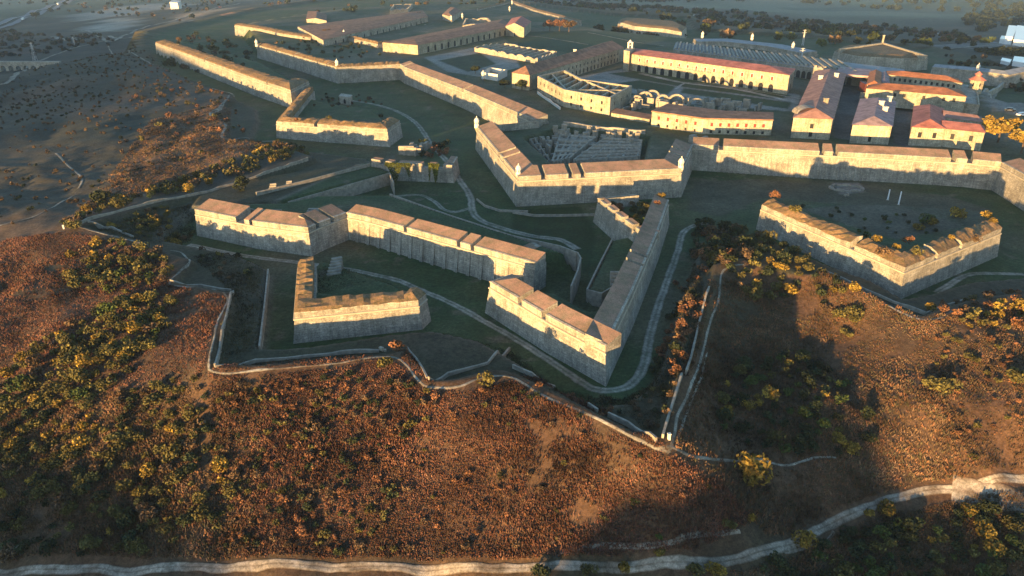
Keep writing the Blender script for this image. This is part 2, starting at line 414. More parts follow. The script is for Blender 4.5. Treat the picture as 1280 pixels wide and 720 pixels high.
def sweep(mb, pts, section, mats, step=None):
    """sweep a section [(offset, z)...] along a polyline; mats[i] for the strip between section i and i+1; ends closed"""
    rows = [offs(pts, o) for o, z in section]; L = arc(pts); n = len(pts)
    for k in range(len(section)-1):
        dv = abs(section[k+1][1]-section[k][1])+abs(section[k+1][0]-section[k][0])
        v0 = sum(abs(section[q+1][1]-section[q][1])+abs(section[q+1][0]-section[q][0]) for q in range(k))
        for i in range(n-1):
            a, b, c, d = rows[k][i], rows[k][i+1], rows[k+1][i+1], rows[k+1][i]
            z0, z1 = section[k][1], section[k+1][1]
            mb.face([(*a, z0), (*b, z0), (*c, z1), (*d, z1)], mats[k], [(L[i], v0), (L[i+1], v0), (L[i+1], v0+dv), (L[i], v0+dv)])
    for i in (0, n-1):
        f = [(*rows[k][i], section[k][1]) for k in range(len(section))]
        mb.face(f if i else f[::-1], mats[0])
def densify(pts, step):
    out = [pts[0]]
    for a, b in zip(pts[:-1], pts[1:]):
        n = max(1, int(math.hypot(b[0]-a[0], b[1]-a[1])/step))
        for i in range(1, n+1): out.append((a[0]+(b[0]-a[0])*i/n, a[1]+(b[1]-a[1])*i/n))
    return out

def densify_c(pts, step, T):
    """like densify, but keeps clear of sharp corners so the inner edge of a thick wall never folds"""
    out = [pts[0]]; n = len(pts)
    def turn(i):
        if i <= 0 or i >= n-1: return 0
        a0 = math.atan2(pts[i][1]-pts[i-1][1], pts[i][0]-pts[i-1][0]); a1 = math.atan2(pts[i+1][1]-pts[i][1], pts[i+1][0]-pts[i][0])
        return abs((a1-a0+math.pi) % (2*math.pi)-math.pi)
    for i in range(n-1):
        a, b = pts[i], pts[i+1]; L = math.hypot(b[0]-a[0], b[1]-a[1])
        m0 = T*math.tan(min(turn(i)/2, 1.28))+.3; m1 = T*math.tan(min(turn(i+1)/2, 1.28))+.3
        k = max(1, int(L/step))
        for j in range(1, k):
            s = L*j/k
            if m0 < s < L-m1: out.append((a[0]+(b[0]-a[0])*s/L, a[1]+(b[1]-a[1])*s/L))
        out.append(b)
    return out
# ------------------------------------------------------------ ground sheet
def ground_colour(X, Y):
    n = vnoise(X, Y, 14, 21)+0.5*vnoise(X, Y, 5, 22)+0.35*vnoise(X, Y, 2, 23)
    n2 = vnoise(X, Y, 40, 24)+0.5*vnoise(X, Y, 17, 25)
    n = n+.3*vnoise(X, Y, 1.1, 26)
    def C(r, g, b): return np.stack([np.full(X.shape, r), np.full(X.shape, g), np.full(X.shape, b)], -1)
    def mixc(a, b, t): return a+(b-a)*np.clip(t, 0, 1)[..., None]
    c = mixc(C(.14,.078,.045), C(.075,.055,.035), 0.45+n*1.1)
    c = mixc(c, C(.075,.07,.035), (n2-.1)*2)
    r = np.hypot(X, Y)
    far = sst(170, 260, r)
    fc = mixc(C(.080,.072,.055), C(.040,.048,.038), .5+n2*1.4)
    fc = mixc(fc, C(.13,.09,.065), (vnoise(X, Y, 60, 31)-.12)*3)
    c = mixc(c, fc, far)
    # fields on the plain
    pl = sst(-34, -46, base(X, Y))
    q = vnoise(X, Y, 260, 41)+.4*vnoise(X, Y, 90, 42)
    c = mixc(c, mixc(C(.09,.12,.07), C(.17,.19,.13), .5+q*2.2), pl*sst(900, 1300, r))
    dc = sdist(X, Y, CREST)
    c = mixc(c, mixc(C(.055,.06,.035), C(.085,.07,.045), .5+n), sst(-0.3, 1.2, dc))
    dr = sdist(X, Y, RIM)
    g = mixc(C(.040,.078,.030), C(.072,.092,.042), .45+n*1.1)
    g = mixc(g, C(.13,.11,.075), (n2-.10)*2.0)
    g = mixc(g, C(.15,.13,.095), (vnoise(X, Y, 4, 27)+.5*vnoise(X, Y, 1.5, 28)-.3)*3)
    c = mixc(c, g, sst(-0.6, 0.8, dr))
    slope = np.exp(-(dr/0.9)**2)
    c = mixc(c, C(.17,.15,.12), slope*.8*(dc > 3))
    dm = sdist(X, Y, MAIN)
    gi = mixc(C(.055,.080,.035), C(.14,.13,.09), .4+n*.9+n2*.8)
    c = mixc(c, gi, sst(2, 5, dm))
    for pg, cc in GPATCH:
        d = sdist(X, Y, pg); c = mixc(c, mixc(C(*cc), C(*[a*.7 for a in cc]), .4+n), sst(-.8, .8, d))
    return c
GR = (.30,.29,.26)
def gp(pts, z, c): GPATCH.append((XY(pts, z), c))
GPATCH = []
# courtyards and lanes of the place of arms; pale trodden ground, lawns
gp([(700,100),(780,86),(1000,118),(1000,140),(840,128),(770,112),(730,112)], 8, GR)
gp([(760,92),(800,88),(990,119),(975,124),(850,108)], 8, (.035,.075,.03))
gp([(770,104),(800,100),(845,108),(835,118),(800,113)], 8, (.035,.075,.03))
gp([(855,110),(990,128),(985,136),(850,116)], 8, (.035,.075,.03))
gp([(530,72),(600,58),(640,62),(650,84),(600,96),(560,90)], 8, GR)
gp([(548,76),(600,66),(620,80),(585,90)], 8, (.05,.07,.035))
gp([(1043,95),(1085,95),(1066,175),(1042,172)], 8, (.14,.15,.15))
gp([(1118,125),(1142,130),(1140,185),(1116,180)], 8, (.14,.13,.12))
gp([(660,40),(735,38),(830,58),(800,62),(720,66),(640,60),(630,46)], 8, (.03,.065,.028))
gp([(1225,118),(1290,128),(1290,160),(1240,150),(1226,136)], 4, (.26,.25,.23))
gp([(1010,0),(1060,6),(1200,8),(1260,0)], -57, (.12,.17,.11))
gp([(960,8),(1010,16),(1180,24),(1230,14),(1100,9)], -56, (.10,.13,.09))
gp([(150,222),(190,150),(290,132),(285,172),(335,188),(240,226),(160,262)], 4, (.17,.10,.06))  # slope browned in the colour so its sunlit ground stands out
gp([(1000,262),(1120,300),(1200,285),(1235,262),(1140,250)], 3.5, (.12,.11,.08))
gp([(100,28),(160,22),(250,2),(200,0),(130,8),(90,14)], -34, (.36,.33,.28))
gp([(105,38),(150,40),(180,26),(150,20),(110,30)], -26, (.40,.37,.31))
gp([(205,24),(250,8),(300,8),(250,18),(215,30)], -20, (.40,.29,.19))
gp([(250,42),(320,30),(370,4),(430,6),(330,24),(290,38)], -14, (.30,.17,.11))
gp([(1150,62),(1215,60),(1240,52),(1280,60),(1280,70),(1200,68)], -10, (.20,.21,.21))
gp([(640,262),(725,258),(745,290),(735,340),(700,318),(640,290)], 1, (.03,.06,.02))
gp([(868,228),(950,224),(1190,246),(1240,262),(1225,300),(1100,262),(960,246),(900,270),(860,262)], 1, (.095,.098,.065))
gp([(1040,228),(1075,228),(1080,240),(1050,243)], 1, (.24,.22,.19))
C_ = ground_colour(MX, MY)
ny, nx = MX.shape
V = np.stack([MX.ravel(), MY.ravel(), MZ.ravel()], 1)
ii = (np.arange(ny-1)[:, None]*nx+np.arange(nx-1)[None, :]).ravel()
FQ = np.stack([ii, ii+1, ii+1+nx, ii+nx], 1)
me = bpy.data.meshes.new('ground'); me.vertices.add(len(V)); me.vertices.foreach_set('co', V.ravel())
me.loops.add(FQ.size); me.loops.foreach_set('vertex_index', FQ.ravel().astype(np.int32))
me.polygons.add(len(FQ)); me.polygons.foreach_set('loop_start', np.arange(0, FQ.size, 4, dtype=np.int32))
me.polygons.foreach_set('use_smooth', np.ones(len(FQ), bool))
me.materials.append(MAT['ground']); me.update(calc_edges=True)
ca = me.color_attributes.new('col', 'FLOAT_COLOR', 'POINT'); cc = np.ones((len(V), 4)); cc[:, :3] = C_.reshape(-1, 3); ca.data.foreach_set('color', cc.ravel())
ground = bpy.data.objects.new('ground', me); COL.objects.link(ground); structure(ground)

# ------------------------------------------------------------ paths, roads
def smooth_line(pts, step):
    p = np.array(pts); out = []
    for i in range(len(p)-1):
        a = p[max(i-1, 0)]; b = p[i]; c = p[i+1]; d = p[min(i+2, len(p)-1)]
        n = max(2, int(np.hypot(*(c-b))/step))
        for k in range(n):
            t = k/n
            out.append(0.5*((2*b)+(-a+c)*t+(2*a-5*b+4*c-d)*t*t+(-a+3*b-3*c+d)*t**3))
    out.append(p[-1]); return np.array(out)
PCOL = {'track': (.36,.34,.29), 'gravel': (.34,.32,.27), 'gravel_light': (.42,.41,.37), 'dirt_road': (.37,.32,.26)}
def ribbon(name, pts, width, m, step=0.8, lift=0.08, ragged=0.25, across=4, offset=0.0, flat=None, kind=True):
    p = smooth_line([q[:2] for q in pts], step)
    tg = np.gradient(p, axis=0); tg /= (np.hypot(tg[:, 0], tg[:, 1])[:, None]+1e-9); nr = np.stack([-tg[:, 1], tg[:, 0]], 1)
    L = np.cumsum(np.append(0, np.hypot(*np.diff(p, axis=0).T)))
    width = width*.8; w0 = -width/2+vnoise(L, L*0, 1.7, 51)*ragged*width+offset; w1 = width/2+vnoise(L, L*0, 1.9, 52)*ragged*width+offset
    vs_ = []; cs_ = []; across = max(across, 3)
    TT = [0, .2, .8, 1] if across == 3 else [0]+list(np.linspace(.15, .85, across-1))+[1]
    pc = np.array(PCOL.get(m, (.3, .3, .3)))
    for k in range(across+1):
        t = TT[k]; q = p+nr*(w0+(w1-w0)*t)[:, None]
        z = hs(q[:, 0], q[:, 1])+lift-(0.05 if k in (0, across) else 0)*min(1, lift/.08)
        vs_.append(np.column_stack([q, z]))
        g_ = ground_colour(q[:, 0], q[:, 1]); tone = (1+.5*vnoise(q[:, 0], q[:, 1], 3, 77)+.5*vnoise(q[:, 0], q[:, 1], 1, 78))[:, None]
        e_ = .9 if (k in (0, across) and m in PCOL) else np.clip(.22+1.1*vnoise(q[:, 0], q[:, 1], 2.2, 79), 0, .75)[:, None]
        if m == 'track': e_ = np.clip((.95, .30, .12, .40, .62, .40, .12, .30, .95)[k]+.5*vnoise(q[:, 0], q[:, 1], 1.6, 83), 0, 1)[:, None]
        if m == 'dirt_road' and across >= 6 and k not in (0, across): e_ = np.clip(e_+(.38 if k == across//2 else -.1), 0, .8)
        cs_.append(pc*tone*(1-e_)+g_*e_)
    v = np.concatenate(vs_); n = len(p); f = []
    for k in range(across):
        for i in range(n-1): f.append((k*n+i+1, k*n+i, (k+1)*n+i, (k+1)*n+i+1))
    if m in PCOL: o = link_mesh(name, v, f, 'ground', smooth=True, cols=np.concatenate(cs_))
    else: o = link_mesh(name, v, f, m, smooth=True)
    if kind: structure(o)
    return o
def GP(px, z0=0): return [G(x, y, z0) for x, y in px]
def tracks(px, z0, w=3.0, m='gravel'):
    ribbon('path', GP(px, z0), w*1.05, 'track', ragged=.15, across=8)
ROAD = [(-200,722),(-60,716),(20,716),(120,711),(250,709),(420,710),(560,712),(640,711),(720,707),(800,708),(870,704),(930,696),(980,683),(1020,664),(1060,645),(1110,626),(1160,614),(1220,607),(1290,598),(1360,588),(1480,575)]
ribbon('road', GP(ROAD, -8), 1.9, 'dirt_road', ragged=.2, lift=.1, across=8)
ribbon('path', GP([(1190,610),(1215,618),(1250,624),(1300,632),(1380,640)], -8), 5.5, 'dirt_road', ragged=.2, lift=.13, across=6)
ribbon('path', GP([(980,690),(1010,684),(1035,676),(1042,664)], -8), .7, 'dirt_road', lift=.06)
ribbon('path', GP([(700,690),(760,683),(830,680),(880,668),(925,664)], -6), .9, 'dirt_road', lift=.06, ragged=.5)
ribbon('path', GP([(0,689),(16,686),(30,680)], -9), .8, 'dirt_road', lift=.06, ragged=.4)
GL = [[(98,284),(120,290),(145,296),(172,303),(190,308)],
      [(213,313),(228,317),(237,326),(226,338),(212,354),(238,359),(267,362),(282,369),(284,378),(272,402),(267,425),(261,455),(264,464),(285,467),(320,463),(370,459),(415,455),(450,449),(480,446),(497,448),(509,457),(518,470),(530,482),(545,485),(575,483),(597,474),(618,470),(640,472),(657,481),(682,496),(722,513),(752,526),(780,541),(802,552),(820,561),(836,566)],
      [(836,566),(843,545),(847,520),(860,492),(876,450),(885,412),(897,378),(900,358),(902,342),(912,333),(930,331)],
      [(822,561),(838,559),(870,572),(915,576),(945,574),(962,578),(982,582),(1002,577),(1022,572),(1045,572)],
      [(1040,346),(1075,362),(1115,384),(1150,399),(1177,397),(1195,388),(1230,386)],
      [(135,57),(150,67),(212,90),(270,112),(292,120),(277,132),(262,143),(276,150),(282,156),(278,172),(300,173),(345,176)]]
for g_ in GL[:5]: ribbon('path', GP(g_, 5), 0.62, 'gravel', lift=.07, ragged=.35, across=3)
ribbon('path', GP([(845,560),(852,535),(862,508),(877,470),(884,440)], 5), 0.5, 'gravel', lift=.07, ragged=.35, across=3)
ribbon('path', GP(GL[5], 5), 1.6, 'gravel', lift=.12, ragged=.35, across=3)
tracks([(440,126),(470,131),(500,141),(522,156),(540,182),(560,203),(574,225),(588,246),(590,262),(600,275),(630,286),(665,295),(700,300),(722,312)], 1, 3.0)
tracks([(480,248),(500,245),(525,244),(543,252),(555,262),(570,265),(588,260)], 1, 2.0)
tracks([(236,306),(300,319),(370,328),(430,336),(470,344),(495,350),(522,361),(570,382),(605,402),(640,421),(677,444),(727,478),(745,487),(765,488),(782,484),(797,472),(806,452),(815,410),(832,356),(847,315),(853,292),(868,282),(886,279)], 1, 2.4)
tracks([(1170,366),(1184,358),(1202,347),(1222,342),(1280,343)], 1, 2.2)
ribbon('path', GP([(135,45),(160,48),(215,35),(245,25),(270,22),(320,12),(380,4)], -12), 7, 'gravel', step=8, lift=.5)
ribbon('path', GP([(100,38),(118,42),(140,52),(170,38),(230,22),(300,4)], -18), 6, 'gravel', step=8, lift=.5)
ribbon('path', GP([(0,106),(15,100),(26,90),(34,84),(60,72),(110,56),(140,50)], -6), 5, 'gravel', step=5, lift=.4)
ribbon('path', GP([(66,46),(90,50),(104,52)], -20), 8, 'gravel', step=8, lift=.5)
ribbon('path', GP([(640,46),(672,46),(735,56)], 8), 2.2, 'gravel', lift=.25, step=3)
ribbon('path', GP([(735,41),(790,52),(830,58)], 8), 2.5, 'gravel', lift=.25, step=3)
ribbon('path', GP([(800,92),(850,103),(920,112),(1000,130)], 8), 5, 'gravel_light', lift=.2, step=3, ragged=.08)
ribbon('path', GP([(845,112),(860,104),(905,108),(1000,124)], 8), 2.0, 'gravel_light', lift=.23, step=3, ragged=.1)
ribbon('path', GP([(1236,122),(1248,112),(1262,100),(1264,96)], 6), 3, 'gravel', lift=.3, step=2)
ribbon('path', GP([(70,192),(82,204),(95,215),(103,226),(98,236)], 2), 1.0, 'gravel', lift=.12, step=2, ragged=.5)
ribbon('path', GP([(0,282),(40,272),(60,262),(90,246)], 1), 1.0, 'gravel', lift=.1, step=2, ragged=.5)
for a in ([(860,25),(868,18),(872,8)], [(700,2),(790,12),(880,26)]): ribbon('path', GP(a, -15), 4, 'gravel', step=12, lift=.6)
HW = [(-80,60),(0,34),(40,20),(80,4),(120,-12)]
hp = [G(x, y, -35)[:2] for x, y in HW]
for k in (-1, 1):
    ribbon('road', hp, 12, 'asphalt', step=15, lift=1.4, ragged=0, offset=k*9, across=2)
ribbon('road', hp, 0.6, 'line_paint', step=15, lift=1.6, ragged=0, offset=4, across=1)
ribbon('road', [G(x, y, -20)[:2] for x, y in ((1160,41),(1200,46),(1240,54),(1290,62))], 12, 'asphalt', step=10, lift=.8, ragged=.0, across=2)
ribbon('path', [G(x, y, -15)[:2] for x, y in ((1170,64),(1200,60),(1235,58))], 4, 'gravel', step=8, lift=.8, across=2)
ribbon('path', GP([(660,310),(700,316),(722,325)], 5), 4.2, 'brick_top', lift=.12, ragged=.05)

# ------------------------------------------------------------ fortress walls
STN = ['stone', 'brick_top', 'cordon', 'turf_top']
def wall(px, z, label, floor=-1.5, thick=5.5, batter=1.1, gaps=(), gap=1.5, top='brick_top', rise=1.3, cat='fortress wall', name='bastion_wall', group='walls of the fortress', cordon=True, ragged=False, plinth=0):
    pts = [tuple(p[:2]) for p in PL(px, z)]; L = arc(pts); T = thick
    base_z = 0.0
    root = empty(name, (np.mean([p[0] for p in pts]), np.mean([p[1] for p in pts]), base_z), label, cat, group)
    m = MB(); dp = densify_c(pts, 6.0, T)
    zc = z-1.25
    sweep(m, dp, [(-batter, floor), (0, zc), (T, zc), (T, floor)], [0, 0, 0]); m.build('scarp', ['stone'], root)
    if cordon:
        m = MB(); sweep(m, dp, [(-.02, zc-.42), (-.24, zc-.36), (-.24, zc-.1), (-.02, zc-.04)], [0, 0, 0]); m.build('cordon', ['cordon'], root)
    cuts = [0.0]
    for g_ in sorted(gaps): cuts += [g_*L[-1]-gap/2, g_*L[-1]+gap/2]
    cuts.append(L[-1])
    for k in range(0, len(cuts), 2):
        a, b = cuts[k], cuts[k+1]
        if b-a < .8: continue
        sp = densify_c(subpts(pts, a, b), 3.0, T)
        # nodes that sit next to a mitred corner are dropped so the inner edge never folds
        m = MB()
        if ragged:
            sp = densify_c(subpts(pts, a, b), 1.3, T)
            rows = [offs(sp, o) for o in (.06, .06, .7, T*.5, T*.9, T*.9)]
            n = len(sp); rz = np.random.default_rng(k+int(abs(pts[0][0])*10)).random((4, n))
            Z = [np.full(n, zc), z-.25+rz[0]*.35, z+.1+rz[1]*.5, z+rise*.6+rz[2]*.7, z+rise*.6+rz[3]*.7, np.full(n, zc-.3)]
            for r_ in range(5):
                for i in range(n-1):
                    q = [(*rows[r_][i], Z[r_][i]), (*rows[r_][i+1], Z[r_][i+1]), (*rows[r_+1][i+1], Z[r_+1][i+1]), (*rows[r_+1][i], Z[r_+1][i])]
                    m.face(q, 0 if r_ == 0 else 1)
            for i in (0, n-1):
                q = [(*rows[r_][i], Z[r_][i]) for r_ in range(6)]; m.face(q if i else q[::-1], 0)
        else:
            sweep(m, sp, [(.06, zc), (.06, z), (T*.92, z+rise), (T*.92, zc-.3)], [0, 1, 0])
        mo = m.build('merlon' if gaps else 'parapet', ['stone', top], root)
        if not ragged and b-a > 2.5:
            m = MB(); sp2 = densify(subpts(pts, a+.04, b-.04), 3.0)
            sweep(m, sp2, [(-.06, z-.12), (-.06, z+.10), (.42, z+.10+.42*rise/(T*.92)), (.42, z-.0)], [0, 0, 0])
            m.build('coping', ['stone_light'], mo)
    return root, pts
gp_ = {}
wall(A_PX, ZM, 'long straight detached rampart with crumbling lit top, beside the dirt track at upper left', gaps=(.13,.42,.80), top='turf_top', ragged=True, thick=8, rise=1.6)
wall(B_PX, ZM, 'western bastion rampart, grey face under a rusty parapet between two white sentry boxes', gaps=(.22,.40,.62,.70,.78), top='turf_top', ragged=True)
wall(C_PX, ZM, 'long sunlit curtain wall running down to the central bastion, beside the broad green ditch', gaps=(.05,.55), rise=1.6, thick=6.5)
wall(E_PX, ZM, 'rampart of the central bastion, arrowhead corner above the hornwork, smooth brick parapet', gaps=(.27,.31,.505,.56,.585,.88,.925), thick=6.5, rise=1.7)
wall([(671,152),(600,158)], ZM, 'short flank wall joining the long curtain to the left corner of the central bastion', thick=2.5, rise=.4, top='turf_top')
wall(F_PX, ZM, 'longest sunlit curtain wall, on the right below the barrack blocks', gaps=(.1,.44,.485,.86,.91), rise=1.6, thick=5.5)
wall(G_PX, ZM, 'bastion wall angling down to the photo\'s right edge past the long curtain', gaps=(), rise=1.6, thick=5.5)
wall(PV_PX, ZO, 'small ravelin with overgrown rusty top, left of the winding ditch track', top='turf_top', ragged=True, thick=5, gaps=(.5,.66), name='ravelin_wall')
wall(K_PX, ZO, 'rounded left half bastion of the hornwork, blocky brick merlons', gaps=(.30,.335,.39,.80,.90), gap=1.1, thick=6.0, rise=1.5)
wall(H_PX, ZO, 'buttressed hornwork curtain between its two half bastions', gaps=(.34,.63,.70), gap=1.1, thick=4.6, rise=1.2)
wall(R_PX, ZO, 'sharp right half bastion of the hornwork, its tip pointing at the dry hillside', gaps=(.13,.19,.325,.62,.66), gap=1.3, thick=4.4, rise=1.2)
wall(O_PX, 7.0, 'little L shaped ravelin alone in the lower left ditch, dry grass on top', top='turf_top', ragged=True, thick=4.0, rise=.8, name='ravelin_wall')
wall(Q_PX, ZO, 'wide V shaped ravelin at right with bushes growing on its parapet', top='turf_top', ragged=True, thick=4.2, gaps=(.35,.66,.78), name='ravelin_wall', rise=1.2)
wall(NV_PX, 7.0, 'short crenellated wall draped in ivy beside the winding ditch track', top='brick_top', thick=2.4, gaps=(.12,.24,.5,.62,.78), gap=2.2, rise=.3, name='crenellated_wall', cordon=False)
wall(J_PX, ZO, 'overgrown triangular redoubt just below the central bastion', top='brick_top', thick=2.0, gaps=(.3,.42,.55,.68,.82), gap=1.5, rise=.3, name='redoubt_wall', cordon=False)

def low_wall(px, z0, label, h=.9, t=.35, m='rubble', drop=2.6, name='retaining_wall', group='low masonry walls along the covered way', zfix=None, step=1.5, cat='low wall'):
    pts = [tuple(p[:2]) for p in (GP(px, z0) if zfix is None else PL(px, zfix))]
    dp = densify(pts, step); a = offs(dp, t/2); b = offs(dp, -t/2)
    ar, br = np.array(a), np.array(b); zt = np.maximum(hs(ar[:, 0], ar[:, 1]), hs(br[:, 0], br[:, 1]))+h
    if zfix is not None: zt = np.full(len(dp), float(zfix))
    else: zt = zt+vnoise(np.arange(len(dp))*1.0, np.zeros(len(dp)), 2, 61)*.5
    mb = MB(); L = arc(dp)
    for i in range(len(dp)-1):
        zb0, zb1 = zt[i]-drop, zt[i+1]-drop
        mb.face([(*b[i], zb0), (*b[i+1], zb1), (*b[i+1], zt[i+1]), (*b[i], zt[i])], 0)
        mb.face([(*a[i+1], zb1), (*a[i], zb0), (*a[i], zt[i]), (*a[i+1], zt[i+1])], 0)
        mb.face([(*b[i], zt[i]), (*b[i+1], zt[i+1]), (*a[i+1], zt[i+1]), (*a[i], zt[i])], 0)
    for i in (0, len(dp)-1):
        mb.face([(*a[i], zt[i]-drop), (*b[i], zt[i]-drop), (*b[i], zt[i]), (*a[i], zt[i])], 0)
    return tag(mb.build(name, [m]), label, cat, group)
CW = [([(99,282),(110,276),(205,251),(295,230),(320,222),(385,200)], 'long straight low wall running up from the sharp left corner of the glacis', 1.0),
      ([(110,278),(140,286),(167,297)], 'short low wall beside the path at the sharp left corner', .8),
      ([(213,352),(252,359),(289,364)], 'low wall just above the path where it turns toward the lower left ravelin', .8),
      ([(292,366),(284,392),(276,432),(269,459)], 'low wall going down beside the path left of the L shaped ravelin', .8),
      ([(269,460),(320,453),(380,447),(450,441),(474,440)], 'low wall below the L shaped ravelin with dry grass between it and the path', .8),
      ([(509,437),(520,452),(534,474)], 'short slanting wall right of the two round bushes on the path', .8),
      ([(536,475),(560,470),(610,455),(637,438)], 'low wall rising toward the tip of the hornwork from the dip in the path', .8),
      ([(641,460),(665,471),(694,486)], 'straight pale wall above the path, first piece below the hornwork tip', 1.0),
      ([(735,508),(747,516)], 'tiny leftover piece of pale wall above the path', 1.0),
      ([(760,521),(785,533),(820,553)], 'thick pale wall ending at the fork in the path', 1.2),
      ([(852,471),(842,502),(828,549)], 'long pale wall slanting down to the fork in the path', 1.2),
      ([(886,362),(872,412),(857,469)], 'upper slanting wall right of the hornwork ditch, beside the double path', 1.2),
      ([(1027,339),(1072,359),(1115,378),(1156,394)], 'low wall in front of the V shaped ravelin, left arm', .8),
      ([(1156,394),(1182,384),(1207,375)], 'low wall in front of the V shaped ravelin, right arm', .8)]
for px, lb, h in CW: low_wall(px, 5, lb, h=h*.75)
IN = [([(765,299),(750,328),(734,361)], 'low kerb wall on the left edge of the grass strip behind the hornwork tip', 4.3, 3.5),
      ([(801,293),(786,322),(769,356)], 'low kerb wall along the right edge of the grass strip behind the hornwork tip', 4.9, 3.5),
      ([(735,362),(752,366),(768,357)], 'low cross wall closing the grass strip behind the hornwork tip', 4.2, 3.5),
      ([(487,242),(560,268),(640,294),(700,307),(721,315)], 'thin straight kerb wall behind the hornwork curtain', 5.7, 5),
      ([(722,315),(726,322),(722,338),(714,357)], 'curved kerb wall ending the terrace behind the hornwork curtain', 5.6, 5),
      ([(641,264),(668,268),(700,268),(743,267)], 'faint low wall on the grass at the foot of the central bastion', 1.6, 1.5),
      ([(596,248),(606,256),(625,262),(660,263)], 'curved low wall beside the ditch track left of the central bastion tip', 1.6, 1.5),
      ([(360,252),(420,235),(487,216),(492,228)], 'pale sloping retaining wall of the grass terrace, below the ivy wall', 5.0, 5),
      ([(320,240),(390,223),(462,204)], 'straight pale wall above the grass terrace left of the ivy wall', 5.6, 3),
      ([(335,336),(330,385),(324,432)], 'pale wall on the left bank of the narrow ditch by the L shaped ravelin', 3.7, 4),
      ([(386,377),(412,373)], 'short pale kerb inside the L shaped ravelin', 4.6, 2),
      ([(272,253),(320,262),(352,262)], 'thin kerb behind the brick top of the rounded half bastion', 6.1, 3)]
for px, lb, z, d in IN: low_wall(px, 0, lb, zfix=z, drop=d, group='kerb walls inside the fortress')
# sloping pale face of the terrace
tf = MB(); a = PL([(362,251),(420,236),(487,216)], 4.9); b = PL([(440,243),(462,238),(493,228)], 1.0)
for i in range(2): tf.face([b[i], b[i+1], a[i+1], a[i]], 0)
lo = PL([(440,243),(462,238),(493,228)], 0.2); hi = PL([(366,250),(420,235.5),(487,215.5)], 4.9)
for i in range(2): tf.face([hi[i], hi[i+1], hi[i+1]-(0,0,5), hi[i]-(0,0,5)], 0)
tag(tf.build('sloping_revetment', ['stone_light']), 'pale sloping face between the two grass terraces of the hornwork', 'revetment')
# ramps of rough steps behind the hornwork walls
def steps(px, z0, z1, w, n, label, rz=0):
    c = G(*px, z0); m = MB()
    for i in range(n):
        h = (z1-z0)*(i+1)/n; m.box((c[0], c[1]+i*w*.28, z0-1), (w*(1-.05*i), w*.3, h+1), rz, 0)
    tag(m.build('stone_ramp', ['rubble']), label, 'stone ramp', 'stone ramps and stairs')
steps((417,343), 3.2, 5.6, 3.2, 6, 'small pale stone stair standing alone behind the L shaped ravelin', .5)
steps((670,352), 1, 5.6, 5.0, 9, 'rough grey stair at the right end of the hornwork curtain', -.9)
steps((770,357), 3.8, 6.4, 2.6, 4, 'short stair between the grass strip and the hornwork tip')
steps((388,272), 5.2, 6.6, 4.0, 5, 'stepped ramp behind the rounded half bastion')
steps((340,239), 4.3, 6.3, 2.2, 4, 'broken stone block at the left end of the upper terrace wall', .3)
steps((360,234), 4.3, 6.0, 2.0, 4, 'second broken stone block on the upper terrace wall', .3)
steps((873,186), 8, 10.5, 5, 8, 'stone terraces stacked where the central bastion meets the long curtain', .9)
steps((885,182), 8, 10.0, 4, 6, 'lower stone terraces at the start of the long curtain', .9)
# buttresses of the hornwork curtain
hpnts = [tuple(p[:2]) for p in PL(H_PX, ZO)]; HL = arc(hpnts)
hroot = [o for o in bpy.data.objects if o.get('label', '').startswith('buttressed hornwork')][0]
for k in range(1, 16):
    q = subpts(hpnts, HL[-1]*k/16-.45, HL[-1]*k/16+.45)
    m = MB(); sweep(m, q, [(-1.75, -1.5), (-.16, ZO-1.9), (.2, ZO-1.9), (.2, -1.5)], [0, 0, 0]); m.build('buttress', ['stone'], hroot)
fpn = [tuple(p[:2]) for p in PL(F_PX, ZM)]; FL = arc(fpn)
froot = [o for o in bpy.data.objects if o.get('label', '').startswith('longest sunlit')][0]
for k in range(0, 26):
    c0 = FL[-1]*(.10+.5*k/26)
    q = subpts(fpn, c0-.4, c0+.4)
    m = MB(); sweep(m, q, [(-1.55, -1.5), (-.3, ZM-2.6-(k % 3)*.4), (.2, ZM-2.6-(k % 3)*.4), (.2, -1.5)], [0, 0, 0]); m.build('buttress', ['stone'], froot)
# sentry boxes
def sentry(px, py, z, s, label, group='white sentry boxes on the bastion corners'):
    p = P(px, py, z); r = empty('sentry_box', p, label, 'sentry box', group)
    m = MB(); m.cone((p[0], p[1], z-2.2*s), .15*s, .85*s, 1.8*s, 8, 0); m.build('corbel', ['stone_light'], r)
    m = MB(); m.cone((p[0], p[1], z-.4*s), .85*s, .82*s, 2.3*s, 8, 0); b = m.build('body', ['plaster_white'], r)
    m = MB(); m.cone((p[0], p[1], z+1.9*s), 1.02*s, .98*s, .16*s, 8, 0); m.build('cornice', ['plaster_white'], r)
    m = MB(); m.dome((p[0], p[1], z+2.06*s), .84*s, 8, 4, 0, 1.15); m.cone((p[0], p[1], z+3.0*s), .12*s, .2*s, .35*s, 6, 0); m.cone((p[0], p[1], z+3.35*s), .2*s, 0, .3*s, 6, 0); m.build('dome', ['plaster_white'], r)
    for k in range(3):
        t = math.pi*(1.25+.25*k); m = MB(); m.box((p[0]+.8*s*math.cos(t), p[1]+.8*s*math.sin(t), z+.9*s), (.16*s, .16*s, .6*s), t, 0); m.build('loophole', ['dark_opening'], r)
sentry(321, 57, ZM, 1.25, 'white sentry box at the far tip of the western bastion')
sentry(421.5, 83, ZM, 1.2, 'white sentry box midway where the western bastion turns')
sentry(596, 158, ZM, 1.1, 'pale sentry box on the left corner of the central bastion')
sentry(648, 218, ZM, .95, 'squat sentry box on the front tip of the central bastion')
sentry(851, 210, ZM, 1.05, 'white sentry box on the right corner of the central bastion')
